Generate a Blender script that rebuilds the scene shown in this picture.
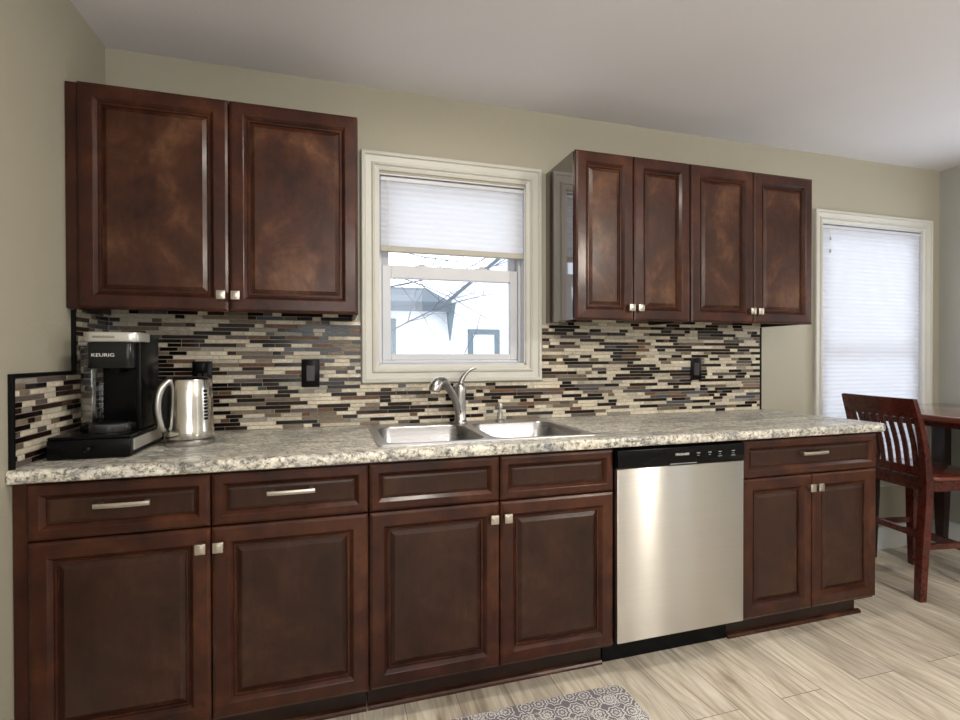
import bpy, bmesh, math, random
from mathutils import Vector, Matrix
PI = math.pi
random.seed(7)
for o in list(bpy.data.objects):
    bpy.data.objects.remove(o)
SC = bpy.context.scene
COL = SC.collection

# ------------------------------------------------------------------ camera
cam_d = bpy.data.cameras.new('camera')
cam = bpy.data.objects.new('camera', cam_d)
COL.objects.link(cam)
cam_d.sensor_width = 36.0
cam_d.lens = 497.15 / 960 * 36.0
cam_d.clip_start = 0.02
YAW, PIT, ROLL = 0.2876, -0.0075, -0.0018
Fv = Vector((math.sin(YAW) * math.cos(PIT), math.cos(YAW) * math.cos(PIT), math.sin(PIT)))
R0 = Vector((math.cos(YAW), -math.sin(YAW), 0))
U0 = R0.cross(Fv)
Rv = R0 * math.cos(ROLL) + U0 * math.sin(ROLL)
Uv = U0 * math.cos(ROLL) - R0 * math.sin(ROLL)
M = Matrix((Rv, Uv, -Fv)).transposed().to_4x4()
M.translation = Vector((0.8531, -2.2989, 1.2247))
cam.matrix_world = M
SC.camera = cam

# ------------------------------------------------------------------ world, lights, exposure
SC.view_settings.view_transform = 'Standard'
SC.view_settings.look = 'None'
SC.view_settings.gamma = 1
SC.view_settings.use_curve_mapping = False
SC.view_settings.exposure = 0.08
W = bpy.data.worlds.new('overcast_sky')
SC.world = W
W.use_nodes = True
wn = W.node_tree.nodes['Background']
wn.inputs[0].default_value = (0.86, 0.92, 1.0, 1)
wn.inputs[1].default_value = 2.6


def area(name, loc, rot, sx, sy, power, color):
    d = bpy.data.lights.new(name, 'AREA')
    d.shape = 'RECTANGLE'
    d.size, d.size_y = sx, sy
    d.energy = power
    d.color = color
    o = bpy.data.objects.new(name, d)
    o.location = loc
    o.rotation_euler = rot
    COL.objects.link(o)
    return o


# added fill lamps at invented window openings behind and right of the camera
area('fill_lamp_front', (1.2, -4.45, 1.5), (PI / 2, 0, 0), 1.7, 1.3, 17, (1.0, 0.97, 0.93))
area('fill_lamp_right', (4.66, -0.80, 1.5), (0, PI / 2, 0), 1.05, 0.85, 5, (0.90, 0.95, 1.0))
CEIL_POWER = 26

# ------------------------------------------------------------------ material helpers


def mat(name):
    m = bpy.data.materials.new(name)
    m.use_nodes = True
    nt = m.node_tree
    b = nt.nodes['Principled BSDF']
    return m, nt, b


def simple(name, col, rough=0.5, metal=0.0, coat=0.0, bump=0.0, bscale=60, spec=None, var=0.06, vscale=9):
    m, nt, b = mat(name)
    n = nt.nodes.new('ShaderNodeTexNoise')
    tc = nt.nodes.new('ShaderNodeTexCoord')
    nt.links.new(tc.outputs['Object'], n.inputs['Vector'])
    n.inputs['Scale'].default_value = vscale
    n.inputs['Detail'].default_value = 5
    mx = nt.nodes.new('ShaderNodeMix')
    mx.data_type = 'RGBA'
    mx.inputs[6].default_value = tuple(c * (1 - var) for c in col) + (1,)
    mx.inputs[7].default_value = tuple(min(1, c * (1 + var)) for c in col) + (1,)
    nt.links.new(n.outputs['Fac'], mx.inputs[0])
    nt.links.new(mx.outputs[2], b.inputs['Base Color'])
    b.inputs['Roughness'].default_value = rough
    b.inputs['Metallic'].default_value = metal
    b.inputs['Coat Weight'].default_value = coat
    b.inputs['Coat Roughness'].default_value = 0.15
    if spec is not None:
        b.inputs['Specular IOR Level'].default_value = spec
    if bump:
        n2 = nt.nodes.new('ShaderNodeTexNoise')
        nt.links.new(tc.outputs['Object'], n2.inputs['Vector'])
        n2.inputs['Scale'].default_value = bscale
        n2.inputs['Detail'].default_value = 4
        bp = nt.nodes.new('ShaderNodeBump')
        bp.inputs['Strength'].default_value = bump
        bp.inputs['Distance'].default_value = 0.004
        nt.links.new(n2.outputs['Fac'], bp.inputs['Height'])
        nt.links.new(bp.outputs['Normal'], b.inputs['Normal'])
    return m


def ramp(nt, src, stops):
    r = nt.nodes.new('ShaderNodeValToRGB')
    while len(r.color_ramp.elements) < len(stops):
        r.color_ramp.elements.new(0.5)
    for e, (p, c) in zip(r.color_ramp.elements, stops):
        e.position = p
        e.color = tuple(c) + (1,)
    nt.links.new(src, r.inputs[0])
    return r.outputs[0]


def noise(nt, vec, scale, detail=5, rough=0.55, dist=0.0):
    n = nt.nodes.new('ShaderNodeTexNoise')
    n.inputs['Scale'].default_value = scale
    n.inputs['Detail'].default_value = detail
    n.inputs['Roughness'].default_value = rough
    n.inputs['Distortion'].default_value = dist
    nt.links.new(vec, n.inputs['Vector'])
    return n.outputs['Fac']


def mapping(nt, scale=(1, 1, 1), rot=(0, 0, 0), src='Object', loc=(0, 0, 0)):
    tc = nt.nodes.new('ShaderNodeTexCoord')
    mp = nt.nodes.new('ShaderNodeMapping')
    mp.inputs['Scale'].default_value = scale
    mp.inputs['Rotation'].default_value = rot
    mp.inputs['Location'].default_value = loc
    nt.links.new(tc.outputs[src], mp.inputs['Vector'])
    return mp.outputs['Vector']


def mixc(nt, fac, a, b, mode='MIX'):
    mx = nt.nodes.new('ShaderNodeMix')
    mx.data_type = 'RGBA'
    mx.blend_type = mode
    for i, v in ((0, fac), (6, a), (7, b)):
        if isinstance(v, (int, float)):
            mx.inputs[i].default_value = v
        elif isinstance(v, tuple):
            mx.inputs[i].default_value = v + (1,)
        else:
            nt.links.new(v, mx.inputs[i])
    return mx.outputs[2]


def cabinet_wood(name, dark, mid, light, seed, rough=0.34, coat=0.2, mott=0.55):
    m, nt, b = mat(name)
    v = mapping(nt, (1, 1, 0.75), loc=(seed, seed * 1.7, seed * 0.6))
    big = noise(nt, v, 5.5, 6, 0.62, 0.5)
    c1 = ramp(nt, big, [(0.32, dark), (0.52, mid), (0.72, light)])
    md = noise(nt, v, 15, 5, 0.65, 0.8)
    c1 = mixc(nt, mott, c1, ramp(nt, md, [(0.35, (0.62, 0.58, 0.56)), (0.62, (1.25, 1.25, 1.25))]), 'MULTIPLY')
    vg = mapping(nt, (60, 60, 5), loc=(seed, 0, 0))
    g = noise(nt, vg, 1.0, 4, 0.6, 0.3)
    c2 = mixc(nt, 0.35, c1, ramp(nt, g, [(0.3, (0.55, 0.5, 0.5)), (0.7, (1.15, 1.1, 1.1))]), 'MULTIPLY')
    sp = noise(nt, v, 38, 3, 0.7)
    c3 = mixc(nt, 0.3, c2, ramp(nt, sp, [(0.35, (0.55, 0.5, 0.5)), (0.55, (1.1, 1.1, 1.1))]), 'MULTIPLY')
    nt.links.new(c3, b.inputs['Base Color'])
    nt.links.new(ramp(nt, sp, [(0.3, (rough + 0.12,) * 3), (0.7, (rough - 0.04,) * 3)]), b.inputs['Roughness'])
    b.inputs['Coat Weight'].default_value = coat
    b.inputs['Coat Roughness'].default_value = 0.18
    b.inputs['Specular IOR Level'].default_value = 0.22
    return m


M_CAB = cabinet_wood('espresso_cabinet_wood', (0.020, 0.0045, 0.0022), (0.050, 0.0160, 0.0070), (0.125, 0.058, 0.027), 1.3)
M_CABFR = cabinet_wood('espresso_frame_wood', (0.019, 0.0040, 0.0018), (0.042, 0.0108, 0.0046), (0.088, 0.0290, 0.0115), 2.1, mott=0.5)
M_PANEL = cabinet_wood('espresso_panel_wood', (0.020, 0.0062, 0.0034), (0.035, 0.0128, 0.0064), (0.064, 0.0285, 0.0140), 3.7, mott=0.4)
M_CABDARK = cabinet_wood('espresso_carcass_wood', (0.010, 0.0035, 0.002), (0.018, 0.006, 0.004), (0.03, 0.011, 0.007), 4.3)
M_SIDE = simple('laminated_side_panel', (0.022, 0.007, 0.006), 0.10, coat=1.0, spec=1.0)
M_SIDE.node_tree.nodes['Principled BSDF'].inputs['Coat IOR'].default_value = 1.75
M_SIDE.node_tree.nodes['Principled BSDF'].inputs['Coat Roughness'].default_value = 0.06
M_CHERRY = cabinet_wood('cherry_dining_wood', (0.040, 0.005, 0.003), (0.075, 0.011, 0.006), (0.12, 0.022, 0.011), 8.3, 0.25, 0.5, mott=0.2)
M_NICKEL = simple('brushed_nickel', (0.52, 0.475, 0.42), 0.33, 1.0)
M_CHROME = simple('satin_chrome', (0.44, 0.425, 0.41), 0.28, 1.0)
M_BLACK = simple('black_plastic', (0.0035, 0.0035, 0.004), 0.26, spec=0.12)
M_BLACKM = simple('matte_black', (0.003, 0.003, 0.003), 0.55, spec=0.12)
M_WHITE = simple('white_vinyl', (0.54, 0.555, 0.60), 0.4)
M_RAIL = simple('taupe_rail', (0.36, 0.345, 0.30), 0.4)
M_TRIM = simple('cream_painted_trim', (0.51, 0.505, 0.465), 0.42)
M_PRINT = simple('pale_grey_print', (0.75, 0.75, 0.74), 0.5)
M_BASEB = simple('white_painted_baseboard', (0.62, 0.65, 0.66), 0.4)

# wall paint
M_WALL = simple('olive_beige_paint', (0.335, 0.315, 0.25), 0.6, bump=0.25, bscale=90, var=0.03, vscale=2)
M_WALLR = simple('window_lit_wall_paint', (0.36, 0.365, 0.335), 0.6, bump=0.25, bscale=90, var=0.03, vscale=2)  # cool window light on the right wall is put into this colour
M_CEIL = simple('ceiling_paint', (0.73, 0.725, 0.77), 0.75, bump=0.2, bscale=120, var=0.02, vscale=3)


def floor_material():
    m, nt, b = mat('pale_oak_plank_floor')
    v = mapping(nt, (1, 1, 1), (0, 0, PI / 2), loc=(0.31, 0.02, 0))
    br = nt.nodes.new('ShaderNodeTexBrick')
    br.offset = 0.37
    br.inputs['Color1'].default_value = (0, 0, 0, 1)
    br.inputs['Color2'].default_value = (1, 1, 1, 1)
    br.inputs['Mortar'].default_value = (0.5, 0.5, 0.5, 1)
    br.inputs['Scale'].default_value = 1
    br.inputs['Mortar Size'].default_value = 0.0016
    br.inputs['Mortar Smooth'].default_value = 0.2
    br.inputs['Brick Width'].default_value = 1.22
    br.inputs['Row Height'].default_value = 0.185
    nt.links.new(v, br.inputs['Vector'])
    # shift the grain in each plank
    add = nt.nodes.new('ShaderNodeVectorMath')
    add.operation = 'MULTIPLY_ADD'
    nt.links.new(br.outputs['Color'], add.inputs[0])
    add.inputs[1].default_value = (7.3, 3.1, 9.7)
    tc = nt.nodes.new('ShaderNodeTexCoord')
    nt.links.new(tc.outputs['Object'], add.inputs[2])

    def mp(scale):
        q = nt.nodes.new('ShaderNodeMapping')
        q.inputs['Scale'].default_value = scale
        nt.links.new(add.outputs[0], q.inputs['Vector'])
        return q.outputs['Vector']
    g1 = noise(nt, mp((7, 1.1, 1)), 1.0, 6, 0.62, 1.2)
    g2 = noise(nt, mp((60, 4, 1)), 1.0, 5, 0.65, 0.6)
    g3 = noise(nt, mp((5, 1.1, 1)), 1.0, 3, 0.5, 0.8)
    base = ramp(nt, g1, [(0.30, (0.40, 0.345, 0.275)), (0.43, (0.66, 0.60, 0.50)), (0.64, (0.80, 0.755, 0.66))])
    # cathedral rings
    wv = nt.nodes.new('ShaderNodeTexWave')
    wv.wave_type = 'BANDS'
    wv.bands_direction = 'X'
    wv.inputs['Scale'].default_value = 4.0
    wv.inputs['Distortion'].default_value = 22.0
    wv.inputs['Detail'].default_value = 2
    wv.inputs['Detail Scale'].default_value = 0.7
    nt.links.new(mp((1.8, 0.55, 1)), wv.inputs['Vector'])
    ring = ramp(nt, wv.outputs['Fac'], [(0.0, (0.66, 0.62, 0.56)), (0.30, (1, 1, 1)), (1.0, (1.03, 1.03, 1.03))])
    c = mixc(nt, 0.45, base, ring, 'MULTIPLY')
    c = mixc(nt, 0.6, c, ramp(nt, g2, [(0.34, (0.58, 0.54, 0.5)), (0.58, (1.08, 1.08, 1.08))]), 'MULTIPLY')
    c = mixc(nt, 0.7, c, ramp(nt, g3, [(0.34, (0.70, 0.68, 0.66)), (0.58, (1.05, 1.05, 1.05))]), 'MULTIPLY')
    tone = ramp(nt, br.outputs['Color'], [(0.0, (0.84, 0.83, 0.82)), (1.0, (1.08, 1.07, 1.05))])
    c = mixc(nt, 0.8, c, tone, 'MULTIPLY')
    c = mixc(nt, ramp(nt, br.outputs['Fac'], [(0, (0, 0, 0)), (1, (0.85, 0.85, 0.85))]), c, (0.14, 0.11, 0.08))
    nt.links.new(c, b.inputs['Base Color'])
    b.inputs['Roughness'].default_value = 0.42
    bp = nt.nodes.new('ShaderNodeBump')
    bp.inputs['Strength'].default_value = 0.15
    bp.inputs['Distance'].default_value = 0.002
    nt.links.new(g2, bp.inputs['Height'])
    nt.links.new(bp.outputs['Normal'], b.inputs['Normal'])
    return m


def granite_material():
    m, nt, b = mat('granite_laminate')
    v = mapping(nt, (1, 1, 1))
    vs = mapping(nt, (0.8, 2.2, 1.5), (0, 0, 0.35))
    big = noise(nt, vs, 4.5, 7, 0.65, 1.2)
    med = noise(nt, vs, 17, 6, 0.7, 0.8)
    fine = noise(nt, v, 75, 4, 0.7, 0.3)
    fine2 = noise(nt, v, 110, 3, 0.7, 0.2)
    c = ramp(nt, big, [(0.34, (0.26, 0.285, 0.31)), (0.45, (0.58, 0.575, 0.545)), (0.60, (0.78, 0.755, 0.69)), (0.72, (0.50, 0.46, 0.37))])
    c = mixc(nt, 0.75, c, ramp(nt, med, [(0.38, (0.26, 0.27, 0.29)), (0.48, (0.85, 0.85, 0.84)), (0.62, (1.18, 1.16, 1.1))]), 'MULTIPLY')
    sp = ramp(nt, fine, [(0.40, (0.13, 0.12, 0.11)), (0.48, (0.8, 0.78, 0.75)), (0.6, (1.15, 1.14, 1.12))])
    c = mixc(nt, 0.85, c, sp, 'MULTIPLY')
    c = mixc(nt, ramp(nt, fine2, [(0.60, (0, 0, 0)), (0.70, (0.8, 0.8, 0.8))]), c, (0.22, 0.17, 0.11))
    nt.links.new(c, b.inputs['Base Color'])
    b.inputs['Roughness'].default_value = 0.3
    return m


def steel_material(name, col, axis='X', rough=0.28):
    m, nt, b = mat(name)
    sc = (2, 2, 500) if axis == 'X' else (500, 500, 2)
    n = noise(nt, mapping(nt, sc), 1.0, 3, 0.6)
    nt.links.new(ramp(nt, n, [(0.3, tuple(c * 0.92 for c in col)), (0.7, col)]), b.inputs['Base Color'])
    nt.links.new(ramp(nt, n, [(0.3, (rough,) * 3), (0.7, (rough + 0.07,) * 3)]), b.inputs['Roughness'])
    b.inputs['Metallic'].default_value = 1
    return m


def tile_material():
    m, nt, b = mat('mosaic_strip_tiles')
    at = nt.nodes.new('ShaderNodeAttribute')
    at.attribute_name = 'tint'
    v = mapping(nt, (1, 1, 2.0))
    mot = noise(nt, v, 70, 5, 0.7, 0.6)
    c = mixc(nt, at.outputs['Alpha'], at.outputs['Color'],
             mixc(nt, 1.0, at.outputs['Color'], ramp(nt, mot, [(0.35, (0.5, 0.42, 0.36)), (0.6, (1.25, 1.2, 1.15))]), 'MULTIPLY'))
    nt.links.new(c, b.inputs['Base Color'])
    b.inputs['Specular IOR Level'].default_value = 0.3
    mr = nt.nodes.new('ShaderNodeMapRange')
    mr.inputs[3].default_value = 0.16
    mr.inputs[4].default_value = 0.42
    nt.links.new(at.outputs['Alpha'], mr.inputs[0])
    nt.links.new(mr.outputs[0], b.inputs['Roughness'])
    return m


def shade_material():
    m, nt, b = mat('pleated_shade_fabric')
    out = nt.nodes['Material Output']
    d = nt.nodes.new('ShaderNodeBsdfDiffuse')
    t = nt.nodes.new('ShaderNodeBsdfTranslucent')
    n = noise(nt, mapping(nt, (3, 3, 60)), 1.0, 3)
    col = ramp(nt, n, [(0.3, (0.83, 0.84, 0.88)), (0.7, (0.84, 0.85, 0.89))])
    nt.links.new(col, d.inputs['Color'])
    nt.links.new(col, t.inputs['Color'])
    mx = nt.nodes.new('ShaderNodeMixShader')
    mx.inputs[0].default_value = 0.60
    nt.links.new(d.outputs[0], mx.inputs[1])
    nt.links.new(t.outputs[0], mx.inputs[2])
    nt.links.new(mx.outputs[0], out.inputs['Surface'])
    return m


def glass_material(name, tint=(0.97, 0.98, 1.0), refl=0.08):
    m, nt, b = mat(name)
    out = nt.nodes['Material Output']
    t = nt.nodes.new('ShaderNodeBsdfTransparent')
    t.inputs[0].default_value = tint + (1,)
    g = nt.nodes.new('ShaderNodeBsdfGlossy')
    g.inputs['Roughness'].default_value = 0.03
    fr = nt.nodes.new('ShaderNodeFresnel')
    fr.inputs['IOR'].default_value = 1.0 + refl * 5
    mx = nt.nodes.new('ShaderNodeMixShader')
    nt.links.new(fr.outputs[0], mx.inputs[0])
    nt.links.new(t.outputs[0], mx.inputs[1])
    nt.links.new(g.outputs[0], mx.inputs[2])
    nt.links.new(mx.outputs[0], out.inputs['Surface'])
    return m


def rug_material():
    m, nt, b = mat('printed_floral_mat')
    v = mapping(nt, (1, 1, 0), src='Object')
    # rings round scattered flower centres
    def flower(scale, off, petals):
        mp = nt.nodes.new('ShaderNodeVectorMath')
        mp.operation = 'ADD'
        nt.links.new(v, mp.inputs[0])
        mp.inputs[1].default_value = off
        vo = nt.nodes.new('ShaderNodeTexVoronoi')
        vo.voronoi_dimensions = '2D'
        vo.inputs['Scale'].default_value = scale
        vo.inputs['Randomness'].default_value = 0.35
        nt.links.new(mp.outputs[0], vo.inputs['Vector'])
        sub = nt.nodes.new('ShaderNodeVectorMath')
        sub.operation = 'SUBTRACT'
        sc = nt.nodes.new('ShaderNodeVectorMath')
        sc.operation = 'SCALE'
        sc.inputs['Scale'].default_value = 1.0
        nt.links.new(mp.outputs[0], sc.inputs[0])
        nt.links.new(sc.outputs[0], sub.inputs[0])
        nt.links.new(vo.outputs['Position'], sub.inputs[1])
        sx = nt.nodes.new('ShaderNodeSeparateXYZ')
        nt.links.new(sub.outputs[0], sx.inputs[0])

        def mth(op, *a):
            q = nt.nodes.new('ShaderNodeMath')
            q.operation = op
            for i, x in enumerate(a):
                if isinstance(x, (int, float)):
                    q.inputs[i].default_value = x
                else:
                    nt.links.new(x, q.inputs[i])
            return q.outputs[0]
        ang = mth('ARCTAN2', sx.outputs[1], sx.outputs[0])
        wob = mth('MULTIPLY', mth('COSINE', mth('MULTIPLY', ang, petals)), 0.035)
        r = mth('ADD', vo.outputs['Distance'], wob)
        # thin outlines at several radii
        s = mth('SINE', mth('MULTIPLY', r, 30.0))
        line = mth('GREATER_THAN', s, 0.35)
        inside = mth('LESS_THAN', r, 0.50)
        return mth('MULTIPLY', line, inside)
    f1 = flower(17.0, (0, 0, 0), 8)
    f2 = flower(34.0, (0.37, 0.21, 0), 6)
    mxv = nt.nodes.new('ShaderNodeMath')
    mxv.operation = 'MAXIMUM'
    nt.links.new(f1, mxv.inputs[0])
    q = nt.nodes.new('ShaderNodeMath')
    q.operation = 'MULTIPLY'
    nt.links.new(f2, q.inputs[0])
    nz = noise(nt, v, 9, 1)
    gt = nt.nodes.new('ShaderNodeMath')
    gt.operation = 'GREATER_THAN'
    gt.inputs[1].default_value = 0.5
    nt.links.new(nz, gt.inputs[0])
    nt.links.new(gt.outputs[0], q.inputs[1])
    nt.links.new(q.outputs[0], mxv.inputs[1])
    c = mixc(nt, mxv.outputs[0], (0.19, 0.175, 0.20), (0.72, 0.71, 0.70))
    nt.links.new(c, b.inputs['Base Color'])
    b.inputs['Roughness'].default_value = 0.9
    return m


M_FLOOR = floor_material()
M_GRAN = granite_material()
M_STEEL = steel_material('brushed_steel_panel', (0.66, 0.65, 0.635), 'X', 0.28)
_nt = M_STEEL.node_tree
_tg = _nt.nodes.new('ShaderNodeCombineXYZ')      # brushing runs sideways, so reflections smear up and down
_tg.inputs[2].default_value = 1.0
_nt.links.new(_tg.outputs[0], _nt.nodes['Principled BSDF'].inputs['Tangent'])
_nt.nodes['Principled BSDF'].inputs['Anisotropic'].default_value = 1.0
M_SINK = steel_material('sink_steel', (0.60, 0.60, 0.61), 'X', 0.30)
M_BOWL = steel_material('shaded_bowl_steel', (0.40, 0.40, 0.41), 'X', 0.26)  # darker copy of the sink steel; shade inside the bowls put into the colour
M_KETTLE = steel_material('kettle_steel', (0.66, 0.63, 0.58), 'Z', 0.16)
M_TILE = tile_material()
M_GROUT = simple('tan_grout', (0.36, 0.31, 0.24), 0.8)
M_SHADE = shade_material()
M_GLASS = glass_material('window_glass')
M_TANK = glass_material('clear_tank_plastic', (0.78, 0.79, 0.80), 0.14)
M_RUG = rug_material()

# ------------------------------------------------------------------ mesh helpers


def root_of(o):
    while o.parent:
        o = o.parent
    return o


def obj(name, bm, m, parent=None, local=False, smooth=35, label=None):
    me = bpy.data.meshes.new(name)
    if parent is not None and not local:
        bmesh.ops.translate(bm, verts=bm.verts, vec=-root_of(parent).location)
    bm.normal_update()
    bm.to_mesh(me)
    bm.free()
    if m is not None:
        me.materials.append(m)
    if smooth:
        me.polygons.foreach_set('use_smooth', [True] * len(me.polygons))
        me.set_sharp_from_angle(angle=math.radians(smooth))
    o = bpy.data.objects.new(name, me)
    COL.objects.link(o)
    if parent is not None:
        o.parent = parent
    if label:
        o['label'] = label
    return o


def thing(name, label, cat, loc=(0, 0, 0), rz=0, group=None):
    o = bpy.data.objects.new(name, None)
    COL.objects.link(o)
    o.empty_display_size = 0.1
    o.location = loc
    o.rotation_euler = (0, 0, rz)
    o['label'] = label
    o['category'] = cat
    if group:
        o['group'] = group
    return o


def tag(o, label, cat, group=None):
    o['label'] = label
    o['category'] = cat
    if group:
        o['group'] = group
    return o


def struct(o):
    o['kind'] = 'structure'
    return o


def struct_root(name, loc=(0, 0, 0)):
    o = bpy.data.objects.new(name, None)
    o.location = loc
    COL.objects.link(o)
    o['kind'] = 'structure'
    return o


def B():
    return bmesh.new()


def box(bm, x0, x1, y0, y1, z0, z1, bev=0.0, seg=2):
    t = bmesh.new()
    bmesh.ops.create_cube(t, size=1)
    for v in t.verts:
        v.co = Vector(((x0 + x1) / 2 + v.co.x * (x1 - x0), (y0 + y1) / 2 + v.co.y * (y1 - y0), (z0 + z1) / 2 + v.co.z * (z1 - z0)))
    if bev:
        bmesh.ops.bevel(t, geom=t.edges[:], offset=bev, segments=seg, profile=0.5, affect='EDGES')
    join(bm, t)
    return bm


def join(bm, t, mtx=None):
    if mtx is not None:
        t.transform(mtx)
    me = bpy.data.meshes.new('tmp')
    t.to_mesh(me)
    t.free()
    bm.from_mesh(me)
    bpy.data.meshes.remove(me)


def lathe(bm, prof, cx, cy, cz=0, n=40, sx=1, sy=1):
    """prof: list of (r, z)"""
    rings = []
    for r, z in prof:
        if r < 1e-5:
            rings.append([bm.verts.new((cx, cy, cz + z))])
        else:
            rings.append([bm.verts.new((cx + r * sx * math.cos(2 * PI * k / n), cy + r * sy * math.sin(2 * PI * k / n), cz + z)) for k in range(n)])
    for a, b in zip(rings, rings[1:]):
        for k in range(n):
            k2 = (k + 1) % n
            if len(a) == 1 and len(b) == 1:
                continue
            if len(a) == 1:
                bm.faces.new((a[0], b[k2], b[k]))
            elif len(b) == 1:
                bm.faces.new((a[k], a[k2], b[0]))
            else:
                bm.faces.new((a[k], a[k2], b[k2], b[k]))
    bmesh.ops.recalc_face_normals(bm, faces=bm.faces[:])
    return bm


def smooth_path(pts, sub=6):
    out = []
    P = [Vector(p) for p in pts]
    for i in range(len(P) - 1):
        p0 = P[max(i - 1, 0)]; p1 = P[i]; p2 = P[i + 1]; p3 = P[min(i + 2, len(P) - 1)]
        for k in range(sub):
            t = k / sub
            out.append(0.5 * ((2 * p1) + (p2 - p0) * t + (2 * p0 - 5 * p1 + 4 * p2 - p3) * t * t + (3 * p1 - p0 - 3 * p2 + p3) * t ** 3))
    out.append(P[-1])
    return out


def sweep(bm, path, radii, n=14, ratio=1.0, up=Vector((0, 0, 1)), square=False):
    """tube with a radius per point; ratio squashes along the second axis"""
    path = [Vector(p) for p in path]
    if not isinstance(radii, (list, tuple)):
        radii = [radii] * len(path)
    if len(radii) != len(path):
        r2 = []
        for i in range(len(path)):
            t = i / (len(path) - 1) * (len(radii) - 1)
            k = min(int(t), len(radii) - 2)
            r2.append(radii[k] + (radii[k + 1] - radii[k]) * (t - k))
        radii = r2
    rings = []
    for i, p in enumerate(path):
        d = (path[min(i + 1, len(path) - 1)] - path[max(i - 1, 0)]).normalized()
        u = up
        if abs(d.dot(u)) > 0.98:
            u = Vector((1, 0, 0)) if abs(d.x) < 0.9 else Vector((0, 1, 0))
        a = d.cross(u).normalized()
        b = a.cross(d).normalized()
        ring = []
        for k in range(n):
            th = 2 * PI * (k + (0.5 if square else 0)) / n
            ca, sa = math.cos(th), math.sin(th)
            if square:
                s = 1 / max(abs(ca), abs(sa))
                ca, sa = ca * s, sa * s
            ring.append(bm.verts.new(p + a * (ca * radii[i]) + b * (sa * radii[i] * ratio)))
        rings.append(ring)
    for a, b in zip(rings, rings[1:]):
        for k in range(n):
            bm.faces.new((a[k], a[(k + 1) % n], b[(k + 1) % n], b[k]))
    bm.faces.new(rings[0][::-1])
    bm.faces.new(rings[-1])
    bmesh.ops.recalc_face_normals(bm, faces=bm.faces[:])
    return bm


def prism(bm, pts, z0, z1, bev=0.0, seg=2):
    t = bmesh.new()
    lo = [t.verts.new((x, y, z0)) for x, y in pts]
    hi = [t.verts.new((x, y, z1)) for x, y in pts]
    n = len(pts)
    t.faces.new(lo[::-1])
    t.faces.new(hi)
    for k in range(n):
        t.faces.new((lo[k], lo[(k + 1) % n], hi[(k + 1) % n], hi[k]))
    bmesh.ops.recalc_face_normals(t, faces=t.faces[:])
    if bev:
        es = [e for e in t.edges if abs(e.verts[0].co.z - e.verts[1].co.z) < 1e-6]
        bmesh.ops.bevel(t, geom=es, offset=bev, segments=seg, profile=0.5, affect='EDGES')
    join(bm, t)
    return bm


def rrect(x0, x1, y0, y1, r, n=6):
    out = []
    for cx, cy, a0 in ((x1 - r, y0 + r, -PI / 2), (x1 - r, y1 - r, 0), (x0 + r, y1 - r, PI / 2), (x0 + r, y0 + r, PI)):
        for k in range(n + 1):
            a = a0 + PI / 2 * k / n
            out.append((cx + r * math.cos(a), cy + r * math.sin(a)))
    return out


def rings_front(bm, x0, x1, z0, z1, yf, prof, back=True):
    """concentric rectangular rings on a plane facing -y; prof = [(inset, dist in front of yf)], outermost first"""
    rings = []
    for ins, d in prof:
        rings.append([bm.verts.new(c) for c in ((x0 + ins, yf - d, z0 + ins), (x1 - ins, yf - d, z0 + ins), (x1 - ins, yf - d, z1 - ins), (x0 + ins, yf - d, z1 - ins))])
    for a, b in zip(rings, rings[1:]):
        for k in range(4):
            bm.faces.new((a[k], a[(k + 1) % 4], b[(k + 1) % 4], b[k]))
    bm.faces.new(rings[-1])
    if back:
        bm.faces.new(rings[0][::-1])
    return bm


def frame_front(bm, x0, x1, z0, z1, yf, prof):
    """closed picture-frame moulding facing -y: prof rings from outer to inner, ends joined at the back"""
    rings = []
    for ins, d in prof:
        rings.append([bm.verts.new(c) for c in ((x0 + ins, yf - d, z0 + ins), (x1 - ins, yf - d, z0 + ins), (x1 - ins, yf - d, z1 - ins), (x0 + ins, yf - d, z1 - ins))])
    m = len(rings)
    for i in range(m):
        a, b = rings[i], rings[(i + 1) % m]
        for k in range(4):
            bm.faces.new((a[k], a[(k + 1) % 4], b[(k + 1) % 4], b[k]))
    bmesh.ops.recalc_face_normals(bm, faces=bm.faces[:])
    return bm


def text_mesh(s, size, mtx, name, m, parent, extrude=0.0004, align='CENTER'):
    cu = bpy.data.curves.new(name, 'FONT')
    cu.body = s
    cu.size = size
    cu.extrude = extrude
    cu.align_x = align
    cu.resolution_u = 3
    to = bpy.data.objects.new(name + '_tmp', cu)
    COL.objects.link(to)
    dg = bpy.context.evaluated_depsgraph_get()
    dg.update()
    me = bpy.data.meshes.new_from_object(to.evaluated_get(dg))
    bpy.data.objects.remove(to)
    me.transform(mtx)
    bm = bmesh.new()
    bm.from_mesh(me)
    bpy.data.meshes.remove(me)
    return bm


# ------------------------------------------------------------------ room shell
XR, YF, ZC = 4.706, -4.6, 2.44


def wall_panels(bm, u0, u1, z0, z1, holes, put):
    us = sorted({u0, u1} | {h[0] for h in holes} | {h[1] for h in holes})
    zs = sorted({z0, z1} | {h[2] for h in holes} | {h[3] for h in holes})
    for a, b in zip(us, us[1:]):
        for c, d in zip(zs, zs[1:]):
            if any(h[0] <= a and b <= h[1] and h[2] <= c and d <= h[3] for h in holes):
                continue
            put(bm, a, b, c, d)
    bmesh.ops.remove_doubles(bm, verts=bm.verts, dist=1e-5)


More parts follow.
